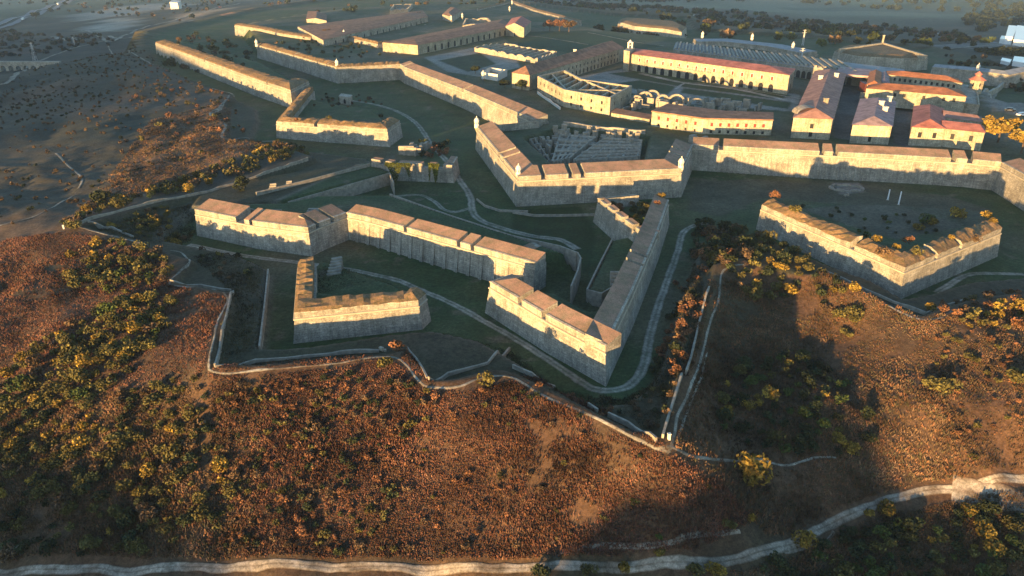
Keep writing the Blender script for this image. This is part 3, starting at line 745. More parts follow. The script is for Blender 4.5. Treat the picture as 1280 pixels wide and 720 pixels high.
# ------------------------------------------------------------ buildings
def lerp(a, b, t): return np.asarray(a)+(np.asarray(b)-np.asarray(a))*t
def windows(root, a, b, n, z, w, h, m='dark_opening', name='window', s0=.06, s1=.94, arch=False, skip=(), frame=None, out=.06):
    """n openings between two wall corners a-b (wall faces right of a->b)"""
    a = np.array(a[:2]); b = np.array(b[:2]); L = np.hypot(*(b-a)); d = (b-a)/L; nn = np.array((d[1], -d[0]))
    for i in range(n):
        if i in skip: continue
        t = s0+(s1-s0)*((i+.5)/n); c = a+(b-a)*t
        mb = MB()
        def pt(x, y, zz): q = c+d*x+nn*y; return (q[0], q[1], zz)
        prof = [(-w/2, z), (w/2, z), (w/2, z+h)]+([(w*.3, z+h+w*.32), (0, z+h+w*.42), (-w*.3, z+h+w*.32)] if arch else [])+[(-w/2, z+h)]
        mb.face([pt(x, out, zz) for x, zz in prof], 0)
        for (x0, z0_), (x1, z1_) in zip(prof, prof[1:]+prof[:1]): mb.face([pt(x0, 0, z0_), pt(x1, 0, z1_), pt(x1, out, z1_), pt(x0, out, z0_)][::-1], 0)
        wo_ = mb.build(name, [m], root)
        if frame:
            fb = MB(); e = .18*w
            for x0, x1, za, zb in ((-w/2-e, -w/2, z, z+h), (w/2, w/2+e, z, z+h), (-w/2-e, w/2+e, z+h, z+h+e) if not arch else (-w/2-e, -w/2-.01, z+h, z+h+e)):
                fb.face([pt(x0, out*1.4, za), pt(x1, out*1.4, za), pt(x1, out*1.4, zb), pt(x0, out*1.4, zb)], 0)
            fb.build('surround', [frame], wo_)
def inset(q, d): 
    c = offs([tuple(q[-1])]+[tuple(p) for p in q]+[tuple(q[0])], d); return c[1:-1]
def bld(name, label, px, ze, z0, roof='hip', rm='roof_brown', wm='plaster', rise=2.0, wins=(), cat='building', group='buildings inside the fortress', ov=.35, open_top=False, cross=(), chim=()):
    q = [tuple(P(x, y, ze)[:2]) for x, y in px]; n = len(q)
    cx, cy = np.mean([p[0] for p in q]), np.mean([p[1] for p in q])
    r = empty(name, (cx, cy, z0), label, cat, group)
    m = MB(); m.prism(q, z0-2, ze, 0)
    if not open_top: m.build('wall', [wm], r)
    def rp(p, z): return (p[0], p[1], z)
    if open_top:    # a roofless shell: thick outer walls, ragged tops, cross walls, a rubble floor
        t = .9; qi = inset(q, t); m = MB()
        for i in range(n):
            j = (i+1) % n; k = max(2, int(math.hypot(q[j][0]-q[i][0], q[j][1]-q[i][1])/3))
            hts = [ze-(0 if open_top == 'clean' else random.choice((0, .2, .6, 1.4))) for _ in range(k+1)]
            for s in range(k):
                a, b = lerp(q[i], q[j], s/k), lerp(q[i], q[j], (s+1)/k); c, d = lerp(qi[i], qi[j], (s+1)/k), lerp(qi[i], qi[j], s/k)
                ha, hb = hts[s], hts[s+1]
                m.face([rp(a, z0-2), rp(b, z0-2), rp(b, hb), rp(a, ha)], 0); m.face([rp(a, ha), rp(b, hb), rp(c, hb), rp(d, ha)], 1)
                m.face([rp(d, ha), rp(c, hb), rp(c, z0-2), rp(d, z0-2)], 0)
        m.build('wall', [wm, 'cordon'], r)
        m = MB(); m.face([rp(p, z0+1.5) for p in qi], 0); m.build('floor', ['rubble'], r)
        for (e0, t0, e1, t1, hh) in cross:
            a = lerp(qi[e0], qi[(e0+1) % n], t0); b = lerp(qi[e1], qi[(e1+1) % n], t1)
            m = MB(); dn = offs([tuple(a), tuple(b)], .35); dm_ = offs([tuple(a), tuple(b)], -.35)
            m.prism([dm_[0], dm_[1], dn[1], dn[0]], z0+1, ze-hh, 0, 1); m.build('cross_wall', [wm, 'cordon'], r)
    elif roof == 'flat':
        qo = inset(q, -.2); m = MB(); m.prism(qo, ze, ze+.5, 0, 0); m.build('roof', [rm], r)
    elif roof in ('hip', 'gable', 'shed'):
        a, b, c, d = [np.array(p) for p in inset(q, -ov)]
        la, lb = np.hypot(*(b-a)), np.hypot(*(d-a))
        m = MB(); e = ze+.05
        if roof == 'shed':
            m.face([rp(a, e), rp(b, e), rp(c, e+rise), rp(d, e+rise)], 0); m.face([rp(b, e), rp(c, e), rp(c, e+rise)], 1); m.face([rp(a, e), rp(d, e+rise), rp(d, e)], 1); m.face([rp(d, e), rp(d, e+rise), rp(c, e+rise), rp(c, e)], 1)
        else:
            if la < lb: a, b, c, d = b, c, d, a; la, lb = lb, la
            hf = min(.45, lb*.5/la) if roof == 'hip' else 0
            m0 = lerp(a, d, .5); m1 = lerp(b, c, .5); r0 = lerp(m0, m1, hf); r1 = lerp(m1, m0, hf)
            m.face([rp(a, e), rp(b, e), rp(r1, e+rise), rp(r0, e+rise)], 0); m.face([rp(c, e), rp(d, e), rp(r0, e+rise), rp(r1, e+rise)], 0)
            k = 0 if roof == 'hip' else 1
            m.face([rp(b, e), rp(c, e), rp(r1, e+rise)], k); m.face([rp(d, e), rp(a, e), rp(r0, e+rise)], k)
        m.face([rp(a, e-.02), rp(b, e-.02), rp(c, e-.02), rp(d, e-.02)][::-1], 1)
        m.build('roof', [rm, wm], r)
    for w in wins:
        e0, cols, zr, ww, wh = w[:5]; kw = w[5] if len(w) > 5 else {}
        windows(r, q[e0], q[(e0+1) % n], cols, z0+zr, ww, wh, **kw)
    for (fx, fy, hh, mm) in chim:
        a = lerp(q[0], q[1], fx); b = lerp(q[3], q[2], fx); c = lerp(a, b, fy)
        m = MB(); m.box((c[0], c[1], ze), (1.3, 1.3, rise+hh), .2, 0); m.box((c[0], c[1], ze+rise+hh+.05), (1.6, 1.6, .3), .2, 0); m.build('chimney', [mm], r)
    return r, q
ST = dict(m='shutter')
# long barrack with the red roof across the parade ground
r, q = bld('barrack', 'long white arcaded barrack with a red tiled roof, far side of the parade ground', [(785,67),(987,94),(994,86),(790,60)], 17, 8, 'hip', 'roof_red', rise=1.6,
    wins=[(0,16,.1,2.6,2.6,dict(arch=True)),(0,16,5.6,1.2,1.7,dict(m='shutter',frame='plaster_white')),(1,1,.1,2,2.6,dict(arch=True)),(1,1,5.4,1.2,1.8,{})])
m = MB(); a, b = q[0], q[1]; d = (np.array(b)-a)/np.hypot(*(np.array(b)-a)); nn = np.array((d[1], -d[0]))
c = lerp(a, b, .46)+nn*.7; m.box((c[0], c[1], 12.9), (22, 1.3, .25), math.atan2(d[1], d[0])); m.build('balcony', ['stone_light'], r)
m = MB()
for k in range(12):
    c2 = lerp(a, b, .46)+nn*1.25+d*(-10.8+k*1.96); m.box((c2[0], c2[1], 13.15), (.12, .12, 1.0))
c2 = lerp(a, b, .46)+nn*1.25; m.box((c2[0], c2[1], 14.15), (22, .12, .12), math.atan2(d[1], d[0])); m.build('railing', ['metal'], r)
bld('bell_tower_block', 'narrow sunlit tower block at the left end of the red roofed arcaded barrack', [(780,64),(787,65),(793,61),(787,59)], 18.5, 8, 'flat', 'plaster', cat='tower')
p = P(787.5, 60, 19); r = empty('belfry', p, 'small white belfry with an open arch on top of the tower block', 'belfry')
for s in (-1, 1):
    m = MB(); m.box((p[0]+s*1.1, p[1], 19), (.7, 1.1, 2.8)); m.build('pier', ['plaster_white'], r)
m = MB(); m.box((p[0], p[1], 21.8), (3.2, 1.3, .4)); m.cone((p[0], p[1], 22.2), 1.2, .2, 1.3, 4); m.build('cap', ['plaster_white'], r)
m = MB(); m.cone((p[0], p[1], 20.2), .5, .2, .7, 8); m.build('bell', ['metal'], r)
# long brown roofed building running away
r, q = bld('stable', 'long brown tiled building running away from the rampart, left of the parade ground', [(640,91),(662,94),(780,60),(757,53)], 15.5, 8, 'hip', 'roof_brown', rise=3.2,
    wins=[(0,3,1.5,.8,1.2,{}),(1,22,.4,1.3,1.9,dict(arch=True)),(1,22,4.3,1.0,1.3,{})], chim=[(.45,.52,.6,'plaster_white')])
# chamfered roofless barrack
bld('roofless_barrack', 'chamfered white roofless barrack with broken inner walls, above the central bastion', [(672,95),(705,112),(763,122),(790,107),(729,99),(706,87)], 15.5, 8, wm='plaster', open_top='clean',
    cross=[(0,.25,4,.75,.8),(0,.5,4,.5,.6),(0,.75,4,.25,.9),(0,.97,3,.97,.4),(1,.2,3,.8,.8),(1,.4,3,.6,.5),(1,.6,3,.4,.9),(1,.8,3,.2,.5),(0,.985,2,.66,.2),(5,.5,1,.05,.5),(4,.98,2,.33,.2)],
    wins=[(0,6,4.2,.9,1.3,{}),(1,4,4.2,.9,1.3,{}),(1,4,1.2,.9,1.2,{}),(0,6,1.2,.7,1.0,{}),(2,3,3.4,.8,1.2,{})])
bld('barrack', 'long chamfered barrack with a flat ochre roof and red shutters, below the arched ruin', [(815,140),(880,149),(966,151),(966,142),(905,140),(835,131)], 13.5, 8, 'flat', 'roof_brown',
    wins=[(0,5,2.9,.9,1.3,ST),(1,7,2.9,.9,1.3,ST),(1,7,.4,.9,1.1,{}),(0,5,.4,.8,1.0,{})])
# arched ruin between the two
r = empty('arched_ruin', P(835,128,8), 'broken arches and rubble of a collapsed hall behind the ochre roofed barrack', 'ruin', 'ruins inside the fortress')
for k, (x, y, w_, h_) in enumerate([(795,130,5,3.5),(806,128,6,4.5),(815,127,6,5.2),(828,130,5,4.2),(845,131,7,3.2),(870,136,7,2.8)]):
    c = P(x, y, 9); m = MB(); n = 9; R0, R1 = w_/2+.55, w_/2-.25
    for i in range(n):
        t0, t1 = math.pi*i/n, math.pi*(i+1)/n
        for yy in (0, 1.1):
            m.face([(c[0]+R0*math.cos(t0), c[1]+yy, 8+h_*.5+R0*math.sin(t0)), (c[0]+R0*math.cos(t1), c[1]+yy, 8+h_*.5+R0*math.sin(t1)), (c[0]+R1*math.cos(t1), c[1]+yy, 8+h_*.5+R1*math.sin(t1)), (c[0]+R1*math.cos(t0), c[1]+yy, 8+h_*.5+R1*math.sin(t0))], 0)
        for RR in (R0, R1):
            m.face([(c[0]+RR*math.cos(t0), c[1], 8+h_*.5+RR*math.sin(t0)), (c[0]+RR*math.cos(t1), c[1], 8+h_*.5+RR*math.sin(t1)), (c[0]+RR*math.cos(t1), c[1]+1.1, 8+h_*.5+RR*math.sin(t1)), (c[0]+RR*math.cos(t0), c[1]+1.1, 8+h_*.5+RR*math.sin(t0))], 0)
    for s in (-1, 1): m.box((c[0]+s*w_/2, c[1]+.55, 7), (.9, 1.15, h_*.5+1))
    m.build('arch', ['rubble'], r)
def rubble_field(pxpoly, z, n, hmin, hmax, label, name='ruined_walls', smin=1.5, smax=6, m_='rubble', group='ruins inside the fortress', al=None):
    poly = XY(pxpoly, z); lo, hi = poly.min(0), poly.max(0); mb = MB(); k = 0; a0 = random.random()*3
    while k < n:
        x, y = random.uniform(lo[0], hi[0]), random.uniform(lo[1], hi[1])
        if not inside(np.array([x]), np.array([y]), poly)[0]: continue
        k += 1; a = (al if al is not None else a0)+random.choice((0, math.pi/2))+random.uniform(-.1, .1)
        mb.box((x, y, z-1.5), (random.uniform(smin, smax), random.uniform(.6, 1.4), 1.5+random.uniform(hmin, hmax)), a)
    return tag(mb.build(name, [m_]), label, 'ruin', group)
rubble_field([(772,128),(800,122),(900,130),(955,138),(880,144),(815,138),(780,140)], 8, 90, .5, 4.0, 'jumble of broken grey walls around the broken arches')
bld('low_store', 'low grey store with a thin reddish roof between the roofless barrack and the ochre one', [(764,141),(812,149),(815,145),(770,137)], 9.6, 8, 'shed', 'roof_brown', rise=.5)
# right-hand blocks
r, q = bld('barrack', 'long faded brick roofed block with a collapsed vault at its sunlit front end', [(992,147),(1041,149),(1057,92),(1019,89)], 15.5, 8, 'hip', 'roof_pink', rise=2.6,
    wins=[(0,1,3.8,1.2,1.7,{}),(0,1,.8,1.2,1.7,{}),(1,10,3,1,1.4,{})], chim=[(.3,.7,.4,'plaster_white'),(.75,.80,.3,'plaster_white'),(.7,.2,.5,'plaster')])
m = MB(); c = P(1012, 144, 15.5)
for i in range(10):
    t0, t1 = math.pi*i/10, math.pi*(i+1)/10
    m.face([(c[0]+4.6*math.cos(t0), c[1], 15.6+2.6*math.sin(t0)), (c[0]+4.6*math.cos(t1), c[1], 15.6+2.6*math.sin(t1)), (c[0]+4.6*math.cos(t1), c[1]+6, 15.6+2.6*math.sin(t1)), (c[0]+4.6*math.cos(t0), c[1]+6, 15.6+2.6*math.sin(t0))], 0)
m.build('vault', ['rubble'], r)
r, q = bld('barrack', 'square ended block with a lilac roof and three white chimneys, second from the right', [(1066,156),(1115,158),(1119,127),(1076,124)], 14.5, 8, 'hip', 'roof_lilac', rise=2.2,
    wins=[(0,1,.7,1.0,1.8,{}),(1,4,3,1,1.4,{})], chim=[(.62,.62,.8,'plaster_white'),(.75,.45,.2,'plaster_white'),(.82,.9,.4,'plaster_white')])
# C shaped block
r, q = bld('barrack', 'pink roofed block folded round a small yard, just left of the golden tree', [(1140,159),(1182,161),(1179,136),(1143,133)], 14.5, 8, 'hip', 'roof_red', rise=2.2, wins=[(0,2,3.0,1.2,1.9,{})])
q2 = [tuple(P(x, y, 14.3)[:2]) for x, y in [(1178,160.8),(1231,166),(1229,158),(1177,152)]]
m = MB(); m.prism(q2, 6, 14.3, 0); m.build('wing', ['plaster'], r)
m = MB(); a, b, c, d = [np.array(x) for x in inset(q2, -.35)]; m0, m1 = lerp(a, d, .5), lerp(b, c, .5); m1 = lerp(m1, m0, .15)
for f_ in ([(*a, 14.4), (*b, 14.4), (*m1, 16), (*m0, 16)], [(*c, 14.4), (*d, 14.4), (*m0, 16), (*m1, 16)], [(*b, 14.4), (*c, 14.4), (*m1, 16)]): m.face(f_, 0)
m.build('wing_roof', ['roof_red'], r)
windows(r, q2[0], q2[1], 2, 11, 1.2, 1.9)
q2 = [tuple(P(x, y, 14.3)[:2]) for x, y in [(1180,147),(1228,153),(1226,147),(1178,139)]]
m = MB(); m.prism(q2, 6, 14.3, 0); m.build('wing', ['plaster'], r)
m = MB(); a, b, c, d = [np.array(x) for x in inset(q2, -.35)]; m0, m1 = lerp(a, d, .5), lerp(b, c, .5); m1 = lerp(m1, m0, .15)
for f_ in ([(*a, 14.4), (*b, 14.4), (*m1, 15.8), (*m0, 15.8)], [(*c, 14.4), (*d, 14.4), (*m0, 15.8), (*m1, 15.8)], [(*b, 14.4), (*c, 14.4), (*m1, 15.8)]): m.face(f_, 0)
m.build('wing_roof', ['roof_pink'], r)
windows(r, q2[0], q2[1], 4, 11, 1.2, 1.6)
# orange roofed governor's house: four wings round a long yard, on a terrace
r = empty('officers_house', P(1150, 112, 10), 'large orange roofed house of four wings round a long narrow yard, brightest facade at right', 'house')
def wing(px, ze, rm, rise, wins=(), nm='wing', z0=10, wm='plaster'):
    q = [tuple(P(x, y, ze)[:2]) for x, y in px]; m = MB(); m.prism(q, z0-2, ze, 0); w_ = m.build(nm, [wm], r)
    a, b, c, d = [np.array(x) for x in inset(q, -.4)]; m = MB(); e = ze+.1
    la, lb = np.hypot(*(b-a)), np.hypot(*(d-a))
    if la < lb: a, b, c, d = b, c, d, a; la, lb = lb, la
    hf = min(.45, lb*.5/la); m0 = lerp(a, d, .5); m1 = lerp(b, c, .5); r0 = lerp(m0, m1, hf); r1 = lerp(m1, m0, hf)
    for f_ in ([(*a, e), (*b, e), (*r1, e+rise), (*r0, e+rise)], [(*c, e), (*d, e), (*r0, e+rise), (*r1, e+rise)], [(*b, e), (*c, e), (*r1, e+rise)], [(*d, e), (*a, e), (*r0, e+rise)]): m.face(f_, 0)
    m.build(nm+'_roof', [rm], r)
    for (e0, n_, zr, ww, wh, kw) in wins: windows(r, q[e0], q[(e0+1) % 4], n_, z0+zr, ww, wh, **kw)
    return q
wing([(1083,110.5),(1208,121),(1198,112),(1088,104.5)], 16, 'roof_orange', 1.7, [(0,9,2.6,1.1,1.4,dict(skip=(0,1,4,6)))], 'front_wing', 11)
wing([(1084,106),(1100,107),(1101,90.5),(1088,90)], 16.1, 'roof_orange', 1.6, [], 'left_wing', 11)
wing([(1111,93.5),(1203,104),(1197,98.5),(1108,89)], 16, 'roof_orange', 1.6, [(0,12,2.6,1.0,1.4,{})], 'back_wing', 11)
wing([(1100,103),(1111,104),(1110,91.5),(1101,91)], 15.4, 'roof_lilac', 1.0, [], 'stair_wing', 11)
q = [tuple(P(x, y, 11.5)[:2]) for x, y in [(1075,118),(1224,134),(1222,118),(1210,106),(1090,92),(1084,96)]]
m = MB(); m.prism(q, 6, 11.5, 0); m.build('terrace', ['stone_light'], r)
m = MB(); sweep(m, [q[0], q[1], q[2]], [(0.0, 11.5), (0, 12.5), (.5, 12.5), (.5, 11.5)], [0, 0, 0]); m.build('terrace_parapet', ['plaster'], r)
windows(r, q[0], q[1], 7, 8.6, 1.0, 1.4, skip=(0, 5, 6)); 
m = MB(); c = P(1080, 111, 13); m.box((c[0], c[1], 11.5), (2.2, 8, 4.2), -.1); m.build('porch', ['door_dark'], r)
p = P(1219, 110, 11.5); r = empty('turret', p, 'small turret with two tiered red roof, right of the orange roofed house', 'turret')
m = MB(); m.cone((p[0], p[1], 9), 3.0, 3.0, 6.3, 8); m.build('wall', ['plaster'], r)
m = MB(); m.cone((p[0], p[1], 15.3), 4.0, 1.6, 1.5, 8); m.cone((p[0], p[1], 16.8), 1.2, 1.2, 1.0, 8); m.cone((p[0], p[1], 17.8), 1.9, .05, 1.4, 8); m.build('roof', ['roof_red'], r)
for k in range(3):
    t = math.pi*(1.2+.3*k); m = MB(); m.box((p[0]+2.85*math.cos(t), p[1]+2.85*math.sin(t), 12.6), (.5, .5, 1.5), t); m.build('window', ['dark_opening'], r)
# grey ribbed vaults behind
r, q = bld('vaulted_hall', 'long grey ribbed hall stretching behind the red roofed barrack', [(842,62),(1085,94),(1130,97),(1130,88),(1000,72),(845,54)], 14, 8, 'flat', 'roof_grey', wm='stone', rise=.4, wins=[(0,14,.1,2.4,2.8,dict(arch=True, s0=.58)),])
a0, b0 = np.array(q[0]), np.array(q[1]); a1, b1 = np.array(q[5]), lerp(q[4], q[3], .5)
for k in range(44):
    t = (k+.5)/46; s = lerp(a0, b0, t); e = lerp(a1, b1, t); m = MB()
    dd = offs([tuple(s), tuple(e)], .55); de = offs([tuple(s), tuple(e)], -.55)
    m.prism([de[0], de[1], dd[1], dd[0]], 14.5, 15.1+.4*(k % 2), 0); m.build('rib', ['stone_light'], r)
m = MB(); q3 = [tuple(P(x, y, 15)[:2]) for x, y in [(1043,93),(1086,96),(1090,88),(1050,84)]]; m.prism(q3, 14.4, 15.4, 0); m.build('flat_roof', ['roof_lilac'], r)
# far left arcaded ranges
bld('arcaded_range', 'long low brown roofed range with dark arches, beyond the western bastion', [(404,50),(535,21),(528,13),(372,33)], 12.5, 7, 'hip', 'roof_brown', wm='stone_light', rise=1.4, wins=[(0,15,.5,1.8,2.2,dict(arch=True))])
bld('arcaded_range', 'arcaded range under a rusty roof pointing at the central bastion, left of the stone ruins', [(522,56.5),(640,33),(628,24),(478,53)], 14, 8, 'hip', 'roof_brown', wm='plaster', rise=1.2, wins=[(0,14,.3,2.2,3.0,dict(arch=True))])
bld('roofless_range', 'narrow roofless range of small rooms beside the dirt yard', [(593,58),(672,72),(696,64),(622,52)], 11.5, 8, wm='stone_light', open_top=True, cross=[(0,t,2,1-t,.6) for t in (.1,.2,.3,.4,.5,.6,.7,.8,.9)])
bld('guard_house', 'small white roofless house in front of the brown tiled building', [(602,90),(622,93),(634,87),(612,84)], 11.5, 8, wm='plaster_white', open_top='clean')
sentry(604, 97, 9.5, 1.1, 'white sentry box on the rampart beside the small white house')
r, q = bld('chapel', 'white chapel with a salmon roof and a gable bellcote at the top centre', [(632,33),(655,35),(664,27),(640,23)], 15, 8, 'gable', 'roof_red', wm='plaster', rise=3.0, wins=[(0,1,.2,1.2,2.2,dict(arch=True)),(1,1,.3,1.4,2.6,{})])
bld('guard_house', 'small lit stone house by the far wall, top left of centre', [(383,24),(408,26),(408,18),(385,14)], 11, 5, 'gable', 'roof_brown', wm='stone_light', rise=1.5)
bld('guard_house', 'brown roofed gatehouse lit on its near corner, beyond the arcaded range', [(553,18),(565,21),(577,13),(563,9)], 13, 8, 'hip', 'roof_brown', wm='stone_light', rise=2)
bld('ruined_block', 'crumbling golden block beyond the low arcaded range, near the top edge', [(487,12),(510,10),(516,4),(492,5)], 13, 7, wm='rubble', open_top=True)
bld('stump_bastion', 'ragged golden bank of masonry behind the rusty arcaded roof', [(578,30),(618,30),(610,22),(582,22)], 14, 8, wm='rubble', open_top=True)
for k, (x, y) in enumerate([(578,21),(564,24),(640,4),(637,12)]): sentry(x, y, 13, 1.0, ['tiny sentry box left of the ragged golden bank', 'tiny sentry box on the gatehouse corner', 'tiny sentry box on the far wall at the top edge', 'tiny sentry box above the salmon roofed chapel'][k])
sentry(430, 43, 11, 1.0, 'tiny sentry box at the near end of the low arcaded range')
wall([(293,31),(325,36),(352,42),(388,47)], ZM, 'far north west wall with a broken rusty parapet, above the dirt track bend', top='turf_top', ragged=True, thick=7)
wall([(430,46),(450,50),(472,55),(495,52)], 10.5, 'thin crumbling parapet joining the western bastion to the arcaded range', top='turf_top', ragged=True, thick=3, floor=5)
wall([(600,12),(640,3),(668,13),(722,27)], 9, 'thin sunlit far wall running behind the chapel at the top edge', top='turf_top', thick=4, floor=-3, cordon=False)
wall([(480,14),(560,30)], 9, 'low grey wall between the two arcaded ranges', thick=3, floor=4, cordon=False) if False else None
def redoubt(px, zt, zb, label, top='turf_top', inner=1.5, group='detached far works'):
    q = [tuple(P(x, y, zt)[:2]) for x, y in px]; c = np.mean(q, 0); r = empty('redoubt', (*c, zb), label, 'redoubt', group)
    o = inset(q, -1.6); m = MB(); n = len(q)
    for i in range(n):
        j = (i+1) % n; m.face([(*o[i], zb-3), (*o[j], zb-3), (*q[j], zt), (*q[i], zt)], 0)
    m.build('scarp', ['stone_light'], r)
    ii_ = inset(q, 5); m = MB()
    for i in range(n):
        j = (i+1) % n; m.face([(*q[i], zt), (*q[j], zt), (*ii_[j], zt+inner), (*ii_[i], zt+inner)], 0)
    m.face([(*p_, zt+inner-.02) for p_ in ii_], 0); m.build('earth_top', [top], r)
redoubt([(773,27),(794,33),(830,36),(852,40),(858,34),(846,28),(800,24),(778,23)], 9, 1, 'detached redoubt with two sunlit corners and brown scrub on top, far beyond the lawns')
redoubt([(1043,64),(1072,70),(1128,73),(1160,71),(1152,66),(1104,56),(1055,58)], 9, 0, 'broad detached ravelin with a hollow grassy middle, beyond the ribbed hall')
low_wall([(1050,61),(1104,53),(1158,69)], 0, 'thin bright orange wall crest along the broad detached ravelin', zfix=11.5, drop=3, t=1.4, group='kerb walls inside the fortress', m='stone_light')
p = P(1103, 54, 11); m = MB(); m.box((p[0], p[1], 10), (1.0, .9, 6)); m.box((p[0], p[1], 16.02), (1.4, 1.2, .4)); tag(m.build('stone_pillar', ['stone_light']), 'thin pale pillar standing on the crest of the broad detached ravelin', 'pillar')
wall([(1165,84),(1222,89),(1262,94),(1300,86)], 8, 'grey far rampart turning behind the turret, right edge', thick=6, floor=-2, top='roof_grey', cordon=False)
wall([(872,52),(905,52),(960,58),(1000,66)], 11, 'low grey rampart with sentry boxes behind the ribbed hall', thick=14, floor=2, top='roof_grey', rise=.6, cordon=False)
wall([(1175,115),(1230,124),(1255,112),(1265,95)], 9, 'curved grey wall right of the turret, beside the pale lane', thick=3, floor=0, top='roof_grey', cordon=False, rise=.3) if False else None
low_wall([(1228,121),(1246,116),(1256,106),(1262,97)], 4, 'curved pale wall right of the turret beside the lane', h=3.2, t=1.2, drop=6, m='stone_light')
for k, (x, y) in enumerate([(878,46),(940,49),(991,60),(1222,88)]): sentry(x, y, 12 if x < 1200 else 8.2, 1.15, ['white sentry box leftmost on the grey rampart behind the ribbed hall', 'white sentry box in the middle of the grey rampart behind the ribbed hall', 'white sentry box at the right end of the grey rampart behind the ribbed hall', 'white sentry box on the far rampart above the turret'][k])
# low parapet wall along the inner edge of the rampart, near the curtain
low_wall([(672,117),(700,137)], 8, 'short white wall beside the lane at the foot of the roofless barrack', h=1.0, t=.6, drop=3, m='plaster_white')
# ruined casemates sunk in the central bastion
CAS = XY([(664,170),(700,152),(808,168),(800,196),(716,201),(690,203)], 9)
r = empty('ruined_casemates', (*CAS.mean(0), 8), 'two grids of grey roofless vaults sunk inside the central bastion', 'ruin', 'ruins inside the fortress')
def vaults(px, z, n, hh, mdir=0):
    q = [np.array(P(x, y, z)[:2]) for x, y in px]
    for k in range(n):
        for s in (0,):
            a, b = lerp(q[0], q[3], (k+.1)/n), lerp(q[1], q[2], (k+.1)/n); c, d = lerp(q[1], q[2], (k+.42)/n), lerp(q[0], q[3], (k+.42)/n)
            m = MB(); m.prism([tuple(a), tuple(b), tuple(c), tuple(d)], z-4, z-.3+.35*(k % 3), 0)
            t_ = lerp(lerp(a, b, .5), lerp(d, c, .5), .5)
            ra, rb = lerp(a, d, .5), lerp(b, c, .5); zz = z-.28+.35*(k % 3)
            m.face([(*a, zz), (*b, zz), (*rb, zz+hh), (*ra, zz+hh)], 0); m.face([(*c, zz), (*d, zz), (*ra, zz+hh), (*rb, zz+hh)], 0); m.face([(*b, zz), (*c, zz), (*rb, zz+hh)], 0); m.face([(*d, zz), (*a, zz), (*ra, zz+hh)], 0)
            m.build('vault', ['rubble'], r)
    for t in (.02, .27, .5, .74, .96):
        a, b = tuple(lerp(q[0], q[1], t)), tuple(lerp(q[3], q[2], t)); u0, u1 = offs([a, b], .3), offs([a, b], -.3)
        m = MB(); m.prism([u1[0], u1[1], u0[1], u0[0]], z-4, z+.25, 0); m.build('cross_wall', ['rubble'], r)
vaults([(716,200),(800,195),(803,176),(756,172)], 7.2, 9, .5)
vaults([(690,202),(712,198),(748,170),(700,166)], 7.2, 8, .5)
vaults([(662,174),(684,203),(691,202),(672,172)], 7.0, 2, .4)
rubble_field([(690,200),(798,195),(803,178),(700,168),(675,176)], 5.2, 110, .5, 2.4, 'maze of stub walls between the sunken vaults of the central bastion', smin=.8, smax=4, al=.35)
low_wall([(704,163),(730,160),(760,164),(806,172)], 9, 'ragged grey wall with dark arches along the back of the sunken vaults', h=1.5, t=1.2, drop=5, m='rubble')
rubble_field([(690,160),(740,160),(806,172),(800,178),(756,170),(700,168)], 8.2, 22, .5, 1.7, 'ragged stubs of wall behind the sunken vaults', smin=.8, smax=2.5)
rubble_field([(598,62),(668,74),(690,66),(640,56)], 8.5, 40, .4, 1.6, 'low rubble walls inside the narrow roofless range', smin=2, smax=7)
# ruined retrenchment behind the western bastion, small things
rubble_field([(455,38),(540,26),(545,32),(470,46)], 7, 24, .4, 1.5, 'scattered pale blocks in the yard of the low arcaded range', smin=1, smax=5, m_='stone_light')
bld('tunnel_portal', 'small white portal where the winding track enters the left ravelin', [(424,121),(437,123),(440,120),(427,118)], 4.5, 1.5, 'flat', 'stone_light', wm='stone_light', wins=[(0,1,.1,1.6,1.5,dict(arch=True))], cat='portal', group=None)
rubble_field([(497,190),(530,182),(538,183),(520,192)], 2, 14, 1, 2.6, 'tumbled pale wall pieces behind the ivy wall', smin=2, smax=5)
# goal posts in the wide ditch
for k, (x, y) in enumerate([(1109.5,250),(1123,256)]):
    g0 = G(x, y, 1); h = 3.4 if k == 0 else 4.2
    r = empty('post', g0, ['short white post standing in the wide grassy ditch', 'taller leaning white post in the wide grassy ditch'][k], 'post', 'white posts in the ditch')
    m = MB(); m.cone((g0[0], g0[1], g0[2]-.2), .22, .16, h+.2, 8); m.build('shaft', ['car_white'], r)
    m = MB(); m.cone((g0[0], g0[1], g0[2]+.01), .45, .4, .15, 8); m.build('foot', ['cordon'], r)
g0 = G(1058, 245, 1); m = MB(); m.box((g0[0], g0[1], g0[2]-.2), (1.6, .8, .8), .4); m.box((g0[0]+.3, g0[1]+.1, g0[2]+.62), (.8, .6, .35), .7); tag(m.build('boulder', ['stone_light']), 'pale stone block lying on the grass of the wide ditch', 'boulder')
g0 = G(1058, 236, 1)
m = MB()
for i in range(14):
    t = i*math.pi*2/14; m.box((g0[0]+5*math.cos(t), g0[1]+3.2*math.sin(t), g0[2]-.3), (2.2, .9, .7+.3*(i % 2)), t+1.57)
tag(m.build('stone_ring', ['rubble']), 'low oval ring of rough stones on the grass below the long curtain', 'stone ring')
